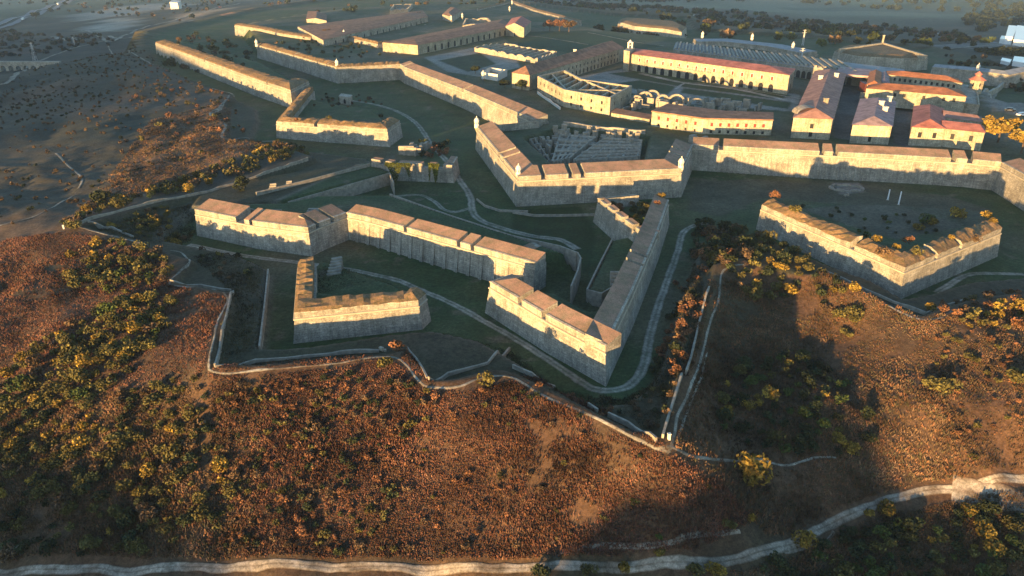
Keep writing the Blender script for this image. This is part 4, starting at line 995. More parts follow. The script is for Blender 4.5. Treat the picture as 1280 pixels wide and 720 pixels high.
# aqueduct, mast
r = empty('aqueduct', G(30, 86, -10), 'arched aqueduct bridge at the left edge below the motorway', 'aqueduct')
a, b = P(-30, 77, -12)[:2], P(75, 77, -12)[:2]; L = np.hypot(*(b-a)); d = (b-a)/L; nn = np.array((-d[1], d[0]))
m = MB(); dd = [tuple(a-nn*2), tuple(b-nn*2), tuple(b+nn*2), tuple(a+nn*2)]; m.prism(dd, -13.6, -11.8, 0, bottom=True); m.build('deck', ['stone_light'], r)
na = 11
for k in range(na+1):
    c = lerp(a, b, k/na); m = MB(); m.box((c[0], c[1], -28), (2.2, 3.6, 14.4), math.atan2(d[1], d[0])); m.build('pier', ['stone_light'], r)
    if k < na:
        c = lerp(a, b, (k+.5)/na); m = MB(); W2 = L/na/2-1.0
        for i in range(8):
            t0, t1 = math.pi*i/8, math.pi*(i+1)/8
            for yy in (-1.75, 1.75):
                m.face([tuple(c+d*W2*math.cos(t0)+nn*yy)+(-17+W2*.95*math.sin(t0),), tuple(c+d*W2*math.cos(t1)+nn*yy)+(-17+W2*.95*math.sin(t1),), tuple(c+d*W2*math.cos(t1)+nn*yy)+(-13.55,), tuple(c+d*W2*math.cos(t0)+nn*yy)+(-13.55,)], 0)
            m.face([tuple(c+d*W2*math.cos(t0)-nn*1.75)+(-17+W2*.95*math.sin(t0),), tuple(c+d*W2*math.cos(t1)-nn*1.75)+(-17+W2*.95*math.sin(t1),), tuple(c+d*W2*math.cos(t1)+nn*1.75)+(-17+W2*.95*math.sin(t1),), tuple(c+d*W2*math.cos(t0)+nn*1.75)+(-17+W2*.95*math.sin(t0),)], 0)
        m.build('arch', ['stone_light'], r)
def mast(px, py, z0, h, label, w=1.2):
    p = G(px, py, z0); r = empty('pylon', p, label, 'pylon', 'lattice pylons')
    m = MB(); c = p
    for s in ((-1,-1),(1,-1),(1,1),(-1,1)): 
        for k in range(4):
            z_a, z_b = h*k/4, h*(k+1)/4; wa, wb = w*(1-k/5), w*(1-(k+1)/5)
            m.face([(c[0]+s[0]*wa, c[1]+s[1]*wa, c[2]+z_a), (c[0]+s[0]*wa+.25, c[1]+s[1]*wa, c[2]+z_a), (c[0]+s[0]*wb+.25, c[1]+s[1]*wb, c[2]+z_b), (c[0]+s[0]*wb, c[1]+s[1]*wb, c[2]+z_b)], 0)
            m.face([(c[0]-wa, c[1]+s[1]*wa, c[2]+z_a), (c[0]-wa, c[1]+s[1]*wa, c[2]+z_a+.25), (c[0]+wb, c[1]+s[1]*wb, c[2]+z_b+.25), (c[0]+wb, c[1]+s[1]*wb, c[2]+z_b)], 0)
    m.build('lattice', ['metal'], r)
    for zz, ww in ((h*.8, 4), (h*.95, 3)):
        m = MB(); m.box((c[0], c[1], c[2]+zz), (ww, .25, .25), .3); m.build('crossarm', ['metal'], r)
mast(44, 76, -8, 16, 'thin lattice pylon rising beside the aqueduct', 1.3)
mast(93, 56, -20, 8, 'small lattice pylon above the dirt yard near the motorway', .8)
mast(1003, 57, 0, 12, 'thin pylon behind the grey rampart, right of its sentry boxes', .6)
mast(1001, 77, 8, 8, 'short mast behind the ribbed hall', .4)
# white buildings at the far right
def block(px, zt, z0, label, m_='car_white', wins=(), name='white_building', cat='building', group='white buildings beyond the fortress'):
    return bld(name, label, px, zt, z0, 'flat', m_, wm=m_, wins=wins, group=group, cat=cat)
block([(1257,46),(1266,47),(1272,33),(1261,32)], -4, -22, 'narrow white tower like block, left one of the pair at the right edge', wins=[(0,2,4,1.6,1.5,{}),(0,2,8,1.6,1.5,{})])
block([(1267,50),(1300,54),(1300,36),(1272,32)], -3, -22, 'wide white block cut by the right edge of the photo', wins=[(0,5,3,2,1.5,{}),(0,5,7,2,1.5,{})])
block([(1250,49),(1262,51),(1263,46),(1252,45)], -14, -22, 'low white annex in front of the pair of white blocks', wins=[(0,3,2,2,2,dict(m='shutter'))])
block([(1251,76),(1262,79),(1264,75),(1253,73)], 0, -6, 'small white house left of the low white shed', wins=[(0,2,1,1.2,1.2,{})])
block([(1266,77),(1295,82),(1295,74),(1268,71)], 1, -6, 'low white shed with two dark openings near the right edge', wins=[(0,3,1,2.2,2,{})])
block([(212,3),(222,4),(226,1),(215,0)], -22, -34, 'flat white warehouse roof in the yard near the motorway', m_='plaster_white')
block([(234,38),(262,43),(263,37),(246,36)], -8, -16, 'isolated white shed between the dirt track and the far rampart', m_='stone_light')
# vehicles on the motorway and parked by the lane
def car(px, py, z0, rz, s, label, long=False, col='car_white', lift=0, cat='car', group=None):
    p = G(px, py, z0); p = p+np.array((0, 0, lift)); r = empty('truck' if long else 'car', p, label, cat, group); ca_, sa_ = math.cos(rz), math.sin(rz)
    def at(x, y, z): return (p[0]+(x*ca_-y*sa_)*s, p[1]+(x*sa_+y*ca_)*s, p[2]+z*s)
    def bx(nm, x, y, z, sx, sy, sz, m_, par=r):
        m = MB(); m.box(at(x, y, z), (sx*s, sy*s, sz*s), rz); return m.build(nm, [m_], par)
    if long:
        bx('trailer', -1, 0, 1.0, 11, 2.5, 2.8, col); bx('cab', 6, 0, .6, 2.2, 2.4, 2.6, col); bx('windscreen', 7.12, 0, 1.7, .08, 2.1, 1.0, 'car_dark')
        xs = (-5, -3.6, 5.6)
    else:
        bx('body', 0, 0, .35, 4.2, 1.75, .65, col); bx('cabin', -.2, 0, 1.0, 2.2, 1.55, .5, col); bx('windscreen', .95, 0, 1.02, .08, 1.4, .42, 'car_dark'); bx('side_window', -.2, -.79, 1.05, 1.8, .04, .35, 'car_dark')
        xs = (-1.3, 1.3)
    for x in xs:
        for y in (-1, 1):
            c = at(x, y*(1.1 if long else .8), .35 if not long else .5); m = MB(); n = 10; rr = (.5 if long else .34)*s
            for k in (-.12, .12):
                m.face([(c[0]-sa_*k*s+ca_*rr*math.cos(t), c[1]+ca_*k*s+sa_*rr*math.cos(t), c[2]+rr*math.sin(t)) for t in np.arange(n)*2*math.pi/n], 0)
            for i in range(n):
                t0, t1 = i*2*math.pi/n, (i+1)*2*math.pi/n
                m.face([(c[0]-sa_*k*s+ca_*rr*math.cos(t), c[1]+ca_*k*s+sa_*rr*math.cos(t), c[2]+rr*math.sin(t)) for t, k in ((t0,-.12),(t1,-.12),(t1,.12),(t0,.12))], 0)
            m.build('wheel', ['tyre'], r)
hd = math.atan2(hp[3][1]-hp[1][1], hp[3][0]-hp[1][0])
car(73, 7.0, -35, hd, 1, 'white lorry on the motorway nearer the top edge', True, lift=1.5, cat='lorry', group='lorries on the motorway')
car(29, 26.5, -35, hd, 1, 'white lorry on the motorway lower down its curve', True, lift=1.5, cat='lorry', group='lorries on the motorway')
car(1277, 145, 5, .2, 1, 'white car parked on the pale lot behind the golden tree', lift=.05, group='cars on the pale lot')
car(1262, 139, 5, -.5, 1, 'dark car parked on the pale lot behind the golden tree', col='car_dark', lift=.05, group='cars on the pale lot')
car(275, 10, -18, .3, 1.4, 'tiny dark van on the far dirt track', col='door_dark', lift=.6)
# small marker and stones by the path corner
g0 = G(80, 286, 4); m = MB(); m.box((g0[0], g0[1], g0[2]-.2), (.35, .3, 1.1), .2); m.box((g0[0], g0[1], g0[2]+.92), (.45, .4, .12), .2); tag(m.build('marker_stone', ['plaster_white']), 'tiny white marker stone left of the sharp path corner', 'marker stone')
g0 = G(836, 549, 5); m = MB(); m.box((g0[0], g0[1], g0[2]-.2), (.4, .35, 1.1), .2); m.box((g0[0], g0[1], g0[2]+.92), (.5, .45, .12), .2); tag(m.build('marker_stone', ['plaster_white']), 'tiny white marker stone at the fork of the paths', 'marker stone')
g0 = G(477, 438, 5); m = MB(); m.box((g0[0], g0[1], g0[2]-.2), (.9, .5, .9), -.6); m.box((g0[0]+.7, g0[1]-.3, g0[2]-.2), (.5, .4, .6), .3); tag(m.build('stone_blocks', ['cordon']), 'two pale stone blocks beside the reddish round bush', 'stone block')
# ------------------------------------------------------------ vegetation
def leaf_cloud(n, seed, size=.16, lobes=6, flat=.75, tall=False):
    """leaf-sized faces spread through a lumpy crown of about unit radius, base at z 0"""
    g = np.random.default_rng(seed)
    lc = g.normal(size=(lobes, 3)); lc /= np.linalg.norm(lc, axis=1)[:, None]; lc *= g.uniform(.25, .62, (lobes, 1)); lc[:, 2] = np.abs(lc[:, 2])*.9
    lr = g.uniform(.32, .58, lobes)
    k = g.integers(0, lobes, n); d = g.normal(size=(n, 3)); d /= np.linalg.norm(d, axis=1)[:, None]
    c = lc[k]+d*(lr[k]*g.uniform(.55, 1.0, n)**.5)[:, None]
    c[:, 2] = c[:, 2]*flat+.42; c = c[c[:, 2] > .02]; n = len(c)
    a = g.normal(size=(n, 3)); a /= np.linalg.norm(a, axis=1)[:, None]; b = np.cross(a, g.normal(size=(n, 3))); b /= np.linalg.norm(b, axis=1)[:, None]
    s = size*g.uniform(.6, 1.3, (n, 1)); a = a*s; b = b*s*.7
    v = np.stack([c-a, c+b*.9, c+a, c-b*.9], 1).reshape(-1, 3)
    shade = g.uniform(.65, 1.25, n)*(1+.25*g.normal(size=lobes)[k[:n] % lobes])
    return v, np.repeat(np.clip(shade, .4, 1.7), 4)
def poly_mesh(name, v, cols, m, quads=True):
    k = 4 if quads else 3
    me = bpy.data.meshes.new(name); me.vertices.add(len(v)); me.vertices.foreach_set('co', np.ascontiguousarray(v, dtype=np.float32).ravel())
    nf = len(v)//k; me.loops.add(nf*k); me.loops.foreach_set('vertex_index', np.arange(nf*k, dtype=np.int32))
    me.polygons.add(nf); me.polygons.foreach_set('loop_start', np.arange(0, nf*k, k, dtype=np.int32)); me.materials.append(MAT[m]); me.update(calc_edges=True)
    ca = me.color_attributes.new('col', 'FLOAT_COLOR', 'POINT'); c = np.ones((len(v), 4)); c[:, :3] = cols; ca.data.foreach_set('color', c.ravel())
    return me
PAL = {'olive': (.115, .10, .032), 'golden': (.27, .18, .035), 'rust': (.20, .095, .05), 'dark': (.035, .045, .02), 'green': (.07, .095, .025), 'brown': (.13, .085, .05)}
TPL = {}
for pn, pc in PAL.items():
    for k in range(4):
        v, s = leaf_cloud(420, 11*k+len(pn), size=.13, lobes=5+k, flat=(.7, .85, 1.0, .6)[k])
        TPL[pn, k] = poly_mesh('bush_leaves', v, np.array(pc)*s[:, None], 'leaf')
def stem_mesh(h=.5):
    m = MB(); 
    for t in (0, 2.1, 4.2):
        b = [(0.05*math.cos(t+a), 0.05*math.sin(t+a), -.1) for a in (0, 2, 4)]; c = [(0.28*math.cos(t)+.02*math.cos(a), .28*math.sin(t)+.02*math.sin(a), .55) for a in (0, 2, 4)]
        for i in range(3): j = (i+1) % 3; m.face([b[i], b[j], c[j], c[i]], 0)
    return link_mesh('trunk', m.v, m.f, 'bark', origin=np.zeros(3))
_st = stem_mesh(); STEM = _st.data; bpy.data.objects.remove(_st)
def region(px, z0=0): return np.array([G(x, y, z0)[:2] for x, y in px])
def scatter(poly, n, mind, g):
    lo, hi = poly.min(0), poly.max(0); pts = []
    for _ in range(60):
        q = g.uniform(lo, hi, (n*2, 2)); q = q[inside(q[:, 0], q[:, 1], poly)]
        for p in q:
            if len(pts) >= n: break
            pts.append(p)
        if len(pts) >= n: break
    p = np.array(pts[:n]); keep = []
    for i in range(len(p)):       # thin out the closest pairs
        if not keep or np.min(np.hypot(p[keep, 0]-p[i, 0], p[keep, 1]-p[i, 1])) > mind: keep.append(i)
    return p[keep]
PROTECT = [np.array([q[:2] for q in smooth_line([p[:2] for p in GP(ROAD, -8)], 2)])]
for g_ in GL: PROTECT.append(np.array([q[:2] for q in smooth_line([p[:2] for p in GP(g_, 5)], 2)]))
def clear(p, r=1.2):
    k = np.ones(len(p), bool)
    for i, L_ in enumerate(PROTECT):
        lo, hi = L_.min(0)-5, L_.max(0)+5
        d = dist(p[:, 0], p[:, 1], L_, closed=False); k &= d > (r+1.0 if i == 0 else r*.6)
    return k
def bush(px, py, r, kind, label, cat='bush', group=None, z0=0, tall=1.0, at=None, k=None, name='bush', parts=True):
    """a shrub r metres in radius standing where the photo shows its foot"""
    p = G(px, py, z0) if at is None else np.array((at[0], at[1], hs(at[0], at[1])[0]))
    g = random.randint(0, 3) if k is None else k
    rz = random.uniform(0, 6.28)
    if parts:
        e = empty(name, p, label, cat, group); e.scale = (r, r, r*tall); e.rotation_euler.z = rz
        c = bpy.data.objects.new('crown', TPL[kind, g]); COL.objects.link(c); c.parent = e
        t = bpy.data.objects.new('trunk', STEM); COL.objects.link(t); t.parent = e
        return e
    o = bpy.data.objects.new(name, TPL[kind, g]); COL.objects.link(o); o.location = p; o.scale = (r, r, r*tall); o.rotation_euler.z = rz
    return tag(o, label, cat, group)
# single shrubs and trees the photo shows apart
BIG = [(940,601,2.7,'golden','biggest golden bush on the slope, right of the fork in the paths',1.1),
 (1106,641,1.5,'golden','round golden bush standing right on the upper edge of the bottom road',1.0),(1086,644,.8,'golden','small golden bush touching the bigger round one by the bottom road',.9),
 (1003,679,1.6,'golden','leaning golden bush in the bend of the bottom road',1.0),
 (1212,641,1.2,'golden','golden bush just below the pale clearing, nearest to the dark round tree',.9),(1237,642,1.5,'dark','dark round tree beside the pale clearing at lower right',1.1),
 (1228,668,1.6,'golden','bright golden bush with dark gaps, middle one of the lower right clump',1.0),(1243,690,1.6,'golden','bright golden bush below the middle one of the lower right clump',.9),(1219,688,.7,'golden','small golden bush left of the lowest bright bush in the lower right clump',.9),
 (1265,662,1.2,'olive','olive bush at the right edge of the lower right clump',.9),(1164,677,.6,'golden','small lone golden ball bush in the dark lower right hollow',1),
 (1240,718,1.3,'olive','olive bush cut by the bottom edge at lower right',.9),(1170,700,1.1,'olive','sparse olive bush in the dark below the small golden ball',.9),(1052,720,1.5,'olive','pale olive bush cut by the bottom edge below the road bend',.9),
 (869,716,1.1,'olive','left of two olive bushes just below the road, bottom centre right',.9),(894,718,1.3,'golden','right of two bushes just below the road, bottom centre right',.9),
 (777,716,1.0,'golden','upright golden bush on the lower road edge, bottom centre',1.2),(736,716,1.0,'olive','low golden olive bush on the lower road edge, left of the upright one',.8),(676,720,1.2,'dark','dark bush on the lower road edge, bottom centre left',1),
 (912,660,.95,'olive','olive bush at the end of the thin upper path beside the dark slope',1.1),(938,650,.65,'golden','small golden bush on the dark slope right of the thin path',1.1),
 (823,673,.5,'green','tiny green bush above the thin upper path',1.2),(824,692,.8,'golden','small golden bush between thin path and road',.7),(793,629,.55,'green','lone green bush casting a shadow in a bare patch on the dry slope',.9),
 (800,572,.5,'dark','small dark shrub on the dry slope below the path fork',1),
 (483,458,1.3,'olive','round olive bush on the path below the L shaped ravelin',1.15),(497,440,1.6,'rust','rust coloured leafless bush behind the round olive one',1.0),(609,481,1.25,'olive','olive bush standing on the path left of the pale wall',1.2),
 (603,490,.8,'rust','low rusty shrub at the foot of the olive bush on the path',.8),
 (1159,388,1.35,'golden','golden bush in the corner of the low V shaped wall',1.0),(1165,486,1.7,'olive','left one of a pair of olive bushes on the lit right slope',1.0),(1183,489,1.6,'olive','right one of a pair of olive bushes on the lit right slope',1.0),
 (1215,451,1.3,'olive','single flat olive bush above the pair on the lit right slope',.8),(1272,476,2.0,'olive','olive bush at the right edge below the lit slope',.9),(1276,388,2.0,'golden','golden bush at the right edge above the lit slope',.9),
 (1195,427,.9,'olive','small olive bush on the lit slope below the V shaped wall',.8),(1058,420,1.3,'olive','lone olive bush at the dark lower edge of the right grove',.9),(1065,397,1.6,'olive','big olive bush inside the right grove, beside the pinkish scrub',.9),
 (1032,388,1.3,'brown','pale round bush inside the right grove',.9),
 (129,254,3.6,'dark','big dark tree at the left, on the edge of the grey slope',.9),(304,236,2.6,'dark','dark tree beside the long straight wall at left',1.0),(221,308,1.5,'golden','golden bush above the bend of the left path',1.0),
 (237,240,1.7,'golden','bright golden bush left of the long straight wall',1.1),(263,232,1.7,'golden','second golden bush left of the long straight wall',1.0),
 (1195,271,2.0,'golden','bright round bush inside the wide V shaped ravelin, farthest right of its row',1.0),(1167,281,1.5,'golden','upper bush of the two joined ones inside the wide V shaped ravelin',1.0),(1158,279,1.7,'green','greener bush joined to the upper one inside the wide V shaped ravelin',1.0),(1147,287,1.3,'golden','lowest bush of the row inside the wide V shaped ravelin',1.0),
 (430,172,1.2,'dark','dark shrub beside the ditch track under the left ravelin',.8)]
for (x, y, r_, k_, lb, tl) in BIG: bush(x, y, r_*1.35, k_, lb, tall=tl)
# the golden tree by the pale lot: tapered trunk with limbs, crown of leaf clumps
def tree(px, py, z0, h, kind, label, r_=None, n=2600, group=None, cat='tree'):
    p = G(px, py, z0); e = empty('tree', p, label, cat, group); g = np.random.default_rng(int(px)); r_ = r_ or h*.5
    m = MB(); segs = [((0, 0, -.3), .32), ((.1, .1, h*.2), .25), ((0, .2, h*.42), .2)]
    def limb(a, b, ra, rb):
        for i in range(7):
            t0, t1 = i*6.283/7, (i+1)*6.283/7
            m.face([(a[0]+ra*math.cos(t0), a[1]+ra*math.sin(t0), a[2]), (a[0]+ra*math.cos(t1), a[1]+ra*math.sin(t1), a[2]), (b[0]+rb*math.cos(t1), b[1]+rb*math.sin(t1), b[2]), (b[0]+rb*math.cos(t0), b[1]+rb*math.sin(t0), b[2])], 0)
    for (a, ra), (b, rb) in zip(segs[:-1], segs[1:]): limb(a, b, ra*h/7, rb*h/7)
    vs_, cs_ = [], []
    for i in range(9):
        t = i*2.4; q = np.array((math.cos(t)*r_*.55*g.uniform(.5, 1.1), math.sin(t)*r_*.55*g.uniform(.5, 1.1), h*g.uniform(.5, .78))); limb(segs[2][0], q, .14*h/7, .04)
        v, s = leaf_cloud(n//9, i+int(px), size=.15, lobes=5, flat=.8); v = v*r_*.5+q-(0, 0, r_*.25); vs_.append(v); cs_.append(np.array(PAL[kind])*s[:, None])
    t_ = m.build('trunk', ['bark'], e); t_.location = (0, 0, 0); t_.data.transform(__import__('mathutils').Matrix.Translation(Vector(p)))
    c = bpy.data.objects.new('crown', poly_mesh('crown', np.concatenate(vs_), np.concatenate(cs_), 'leaf')); COL.objects.link(c); c.parent = e
    return e
tree(1247, 178, 5, 9, 'golden', 'large golden tree right of the pink roofed block, its left half', 7.5)
tree(1276, 192, 5, 8, 'golden', 'large golden tree right of the pink roofed block, its right half at the photo edge', 6.0)
tree(652, 113, 8, 5, 'dark', 'dark leafy tree in the gap left of the roofless white barrack', 3.6)
tree(631, 110, 8, 4, 'dark', 'dark low tree by the corner of the small white house', 3.2)
tree(594, 92, 8, 4, 'dark', 'dark tree left of the small white house', 3.2)
for k, (x, y, h, c) in enumerate([(687,39,9,'rust'),(699,39,10,'rust'),(711,40,9,'brown')]): tree(x, y, 6, h, c, ['leftmost of three glowing rust coloured trees at the top centre', 'middle one of three glowing rust coloured trees at the top centre', 'rightmost of three glowing rust coloured trees at the top centre'][k], 7, group='rust coloured trees at the top centre')
tree(409, 46, 7, 7, 'brown', 'brown tree at the near end of the low arcaded range', 4.5)
tree(523, 22, 7, 6, 'brown', 'brown tree in front of the far end of the low arcaded range', 4)
tree(45, 24, -35, 12, 'dark', 'dark tree beside the motorway at the top left', 8)
# plants rooted on the walls
def onwall(px, py, z, r_, kind, label, group=None, tall=1.0):
    p = P(px, py, z); g = random.randint(0, 3); e = empty('bush', p, label, 'bush', group); e.scale = (r_, r_, r_*tall); e.rotation_euler.z = random.uniform(0, 6)
    c = bpy.data.objects.new('crown', TPL[kind, g]); COL.objects.link(c); c.parent = e
    t = bpy.data.objects.new('trunk', STEM); COL.objects.link(t); t.parent = e
for x, y, z, r_, k_, lb in [(969,248,8.6,1.8,'rust','rusty bush at the left tip of the wide V shaped ravelin'),(993,265,8.6,2.1,'olive','olive bush on the parapet near the left tip of the wide V shaped ravelin'),
 (1096,302,8.8,1.4,'golden','golden bush on the parapet just above the brown ball bush'),(1104,319,8.4,2.3,'brown','brown ball bush bulging over the left parapet of the wide V shaped ravelin'),(1119,312,8.6,1.3,'golden','small golden bush beside the brown ball bush on the parapet'),
 (1145,318,8.6,1.5,'olive','olive bush on the parapet near the apex of the wide V shaped ravelin'),(1136,304,7.6,1.6,'rust','pinkish bare bush behind the apex of the wide V shaped ravelin'),(1187,299,8.6,1.2,'golden','small golden bush on the right parapet of the wide V shaped ravelin'),
 (1219,302,8.4,1.3,'brown','brown bush hanging over the right parapet of the wide V shaped ravelin'),(1232,272,8.4,1.8,'golden','tall golden bush near the right end of the wide V shaped ravelin'),(1240,280,8.6,1.5,'golden','lower golden bush at the right end of the wide V shaped ravelin'),
 (827,247,8.2,1.5,'golden','golden bush on the top corner of the overgrown redoubt'),(821,257,8,1.3,'rust','rusty bush on the right edge of the overgrown redoubt'),
 (225,52,11,2.8,'brown','brown shrub on the crumbling top of the long detached rampart'),(412,150,8.6,1.5,'olive','olive shrub on the front parapet of the left ravelin'),(370,152,8.6,1.3,'rust','rusty shrub on the front parapet of the left ravelin')]:
    onwall(x, y, z, r_, k_, lb)
for k in range(26):
    t = random.random(); s_ = random.random(); a = lerp(P(752,251,7), P(826,256,7), t); b = P(808,286,7); q = lerp(a, b, s_*.85)
    r_ = random.uniform(.9, 1.7); g = random.choice(['dark', 'dark', 'rust', 'olive', 'brown']) if s_ < .5 else random.choice(['rust', 'green', 'green', 'golden'])
    e = empty('bush', (q[0], q[1], 6.2), 'bush in the tangle filling the overgrown triangular redoubt', 'bush', 'tangle of bushes in the triangular redoubt'); e.scale = (r_,)*3
    c = bpy.data.objects.new('crown', TPL[g, k % 4]); COL.objects.link(c); c.parent = e
# ivy over the crenellated wall
def ivy(x0, x1, y0, ztop, label):
    a = P(x0, y0, ztop); b = P(x1, y0+1, ztop); n = 1500; g = np.random.default_rng(int(x0)); t = g.random(n); dz = g.random(n)**1.4
    c = np.array(a)+(np.array(b)-a)*t[:, None]; L_ = (.55+.45*np.sin(t*9+x0))*6.2
    c[:, 2] = ztop+.6-dz*L_; c[:, 1] -= .3+dz*1.0+g.random(n)*.5; u = g.normal(size=(n, 3)); u /= np.linalg.norm(u, axis=1)[:, None]; w = np.cross(u, g.normal(size=(n, 3))); w /= np.linalg.norm(w, axis=1)[:, None]
    v = np.stack([c-u*.28, c+w*.2, c+u*.28, c-w*.2], 1).reshape(-1, 3); o = bpy.data.objects.new('ivy', poly_mesh('ivy', v, np.array((.10, .12, .025))*np.repeat(g.uniform(.5, 1.3, n), 4)[:, None], 'leaf')); COL.objects.link(o)
    tag(o, label, 'ivy')
ivy(482, 513, 205, 7.4, 'thick curtain of ivy over the left half of the crenellated wall')
ivy(536, 549, 206, 7.4, 'narrower patch of ivy on the right half of the crenellated wall')
# groves: bushes one can tell apart, the rest of the scrub as one mass per slope
gg = np.random.default_rng(3)
KW = {'olive': 'olive', 'golden': 'golden', 'rust': 'rusty', 'dark': 'dark', 'green': 'green', 'brown': 'brown'}
GROVES = [ # polygon, count, min distance, (rmin,rmax), kinds, label, group
 ([(0,470),(60,420),(130,385),(185,372),(215,380),(210,412),(185,440),(160,470),(110,505),(60,505),(0,520)], 330, 1.7, (1.0,2.1), ['olive']*6+['green','dark','golden','brown'], 'bush in the diamond shaped grove on the left slope', 'bushes of the grove on the left slope'),
 ([(0,500),(70,500),(120,500),(215,470),(262,485),(250,540),(120,560),(0,600)], 200, 1.7, (.8,1.8), ['olive']*4+['golden','dark','brown'], 'bush on the lower left slope below the diamond shaped grove', 'bushes below the grove on the left slope'),
 ([(0,560),(120,540),(260,530),(300,600),(270,660),(240,700),(0,700)], 300, 1.5, (.7,1.8), ['olive']*4+['golden','dark','dark','brown'], 'bush in the scrub at the lower left above the road', 'bushes at the lower left above the road'),
 ([(75,330),(110,300),(165,305),(205,318),(228,338),(205,352),(150,372),(95,360)], 120, 1.9, (1.0,2.0), ['olive']*5+['golden','green','brown'], 'bush in the grove just below the sharp left corner path', 'bushes below the sharp left corner path'),
 ([(78,280),(120,258),(190,238),(240,222),(300,195),(372,180),(385,196),(320,214),(250,232),(180,250),(110,272),(95,290)], 230, 1.9, (1.0,2.3), ['olive']*4+['golden','dark','brown'], 'bush in the belt along the outside of the long straight wall', 'bushes outside the long straight wall'),
 ([(125,275),(160,266),(210,258),(215,285),(235,300),(212,310),(170,296),(135,285)], 110, 1.5, (.7,1.3), ['olive','dark','golden','brown'], 'bush inside the sharp left corner between the two low walls', 'bushes inside the sharp left corner'),
 ([(885,290),(940,288),(975,312),(1030,342),(1085,378),(1096,400),(1070,415),(1020,395),(985,372),(935,372),(905,350),(880,330)], 280, 1.9, (1.0,2.1), ['olive']*4+['golden','brown','dark','dark'], 'bush in the grove left of the wide V shaped ravelin', 'bushes of the grove left of the V shaped ravelin'),
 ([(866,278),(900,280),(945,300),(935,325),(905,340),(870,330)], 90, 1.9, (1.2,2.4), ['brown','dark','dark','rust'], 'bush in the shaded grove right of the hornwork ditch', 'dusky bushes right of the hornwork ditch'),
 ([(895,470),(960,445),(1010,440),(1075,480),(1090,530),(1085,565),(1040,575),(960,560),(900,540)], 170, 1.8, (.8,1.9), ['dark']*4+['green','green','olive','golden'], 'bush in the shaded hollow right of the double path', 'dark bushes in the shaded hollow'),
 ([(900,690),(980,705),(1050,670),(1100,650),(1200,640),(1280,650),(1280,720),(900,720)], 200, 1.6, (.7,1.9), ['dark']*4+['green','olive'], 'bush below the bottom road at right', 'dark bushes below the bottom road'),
 ([(1170,378),(1230,370),(1280,365),(1280,420),(1230,415),(1180,402)], 70, 1.8, (.8,1.7), ['olive','golden','rust','brown'], 'bush on the upper right slope beside the low V shaped wall', 'bushes on the upper right slope'),
 ([(1160,410),(1280,420),(1280,560),(1200,585),(1150,520)], 60, 1.5, (.4,.9), ['rust','rust','brown','olive'], 'shrub scattered on the lit right slope', 'rusty shrubs on the lit right slope'),
 ([(846,345),(880,338),(878,400),(868,440),(845,470),(815,470),(832,420)], 70, 1.4, (.8,1.7), ['rust','rust','brown','dark'], 'bush on the bank between the hornwork ditch and the slanting wall', 'rusty bushes on the bank right of the ditch'),
 ([(800,490),(848,478),(838,530),(815,540),(780,515)], 40, 1.2, (.5,1.1), ['brown','brown','olive','dark'], 'bush on the shaded ground above the path fork', 'brown bushes above the path fork'),
 ([(270,480),(340,475),(420,480),(400,560),(330,700),(260,700)], 420, 1.0, (.4,1.0), ['rust','rust','brown','olive','dark'], 'shrub on the slope left of sunlit dry grass', 'rusty shrubs left of the dry grass'),
 ([(400,460),(560,490),(520,560),(470,690),(340,700)], 300, 1.1, (.45,1.15), ['rust','brown','brown','dark','dark','olive'], 'shrub in the darker brush beside the orange dry grass', 'shrubs in the darker brush'),
 ([(500,500),(640,500),(800,570),(900,620),(880,660),(640,690),(470,690)], 170, 1.6, (.35,.85), ['rust','rust','brown','brown','olive'], 'shrub scattered through the orange dry grass', 'small shrubs in the dry grass'),
 ([(240,290),(300,322),(320,350),(240,350)], 26, 1.4, (.5,1.2), ['olive','brown','dark'], 'bush in the dark covered way left of the small pale stair', 'bushes in the left covered way'),
 ([(640,500),(730,530),(810,550),(770,500),(700,490)], 30, 1.2, (.4,.8), ['rust','dark'], 'shrub in the shaded covered way below the hornwork tip', 'shrubs in the covered way below the hornwork tip'),
 ([(200,80),(330,122),(320,60),(240,40)], 90, 3, (1.5,3.2), ['dark','brown','dark'], 'shrub behind or below the long detached rampart', 'dusky shrubs around the long detached rampart'),
 ([(400,190),(330,175),(270,110),(160,120),(170,180),(280,200)], 70, 2.4, (.8,1.8), ['olive','brown','rust'], 'bush on the rusty slope at upper left below the dirt path', 'bushes on the rusty upper left slope'),
 ([(520,196),(565,200),(560,182),(525,180)], 26, 1.8, (1.0,2.0), ['rust','dark','rust'], 'bush behind the ivy wall', 'wine coloured bushes behind the ivy wall'),
 ([(345,110),(430,110),(480,130),(490,150),(360,145)], 40, 2.2, (.7,1.6), ['dark','brown'], 'shrub inside the left ravelin', 'dark shrubs inside the left ravelin'),
 ([(335,60),(420,74),(490,72),(440,48),(350,48)], 70, 2.8, (.9,2.0), ['dark','dark','brown'], 'shrub on the terrace of the western bastion', 'dark shrubs on the western bastion'),
 ([(1000,285),(1120,300),(1180,290),(1130,268),(1000,262)], 26, 2.0, (.5,1.2), ['dark','green'], 'shrub on the ground of the wide V shaped ravelin', 'dim shrubs in the V shaped ravelin'),
]
mass = {}
cand = []
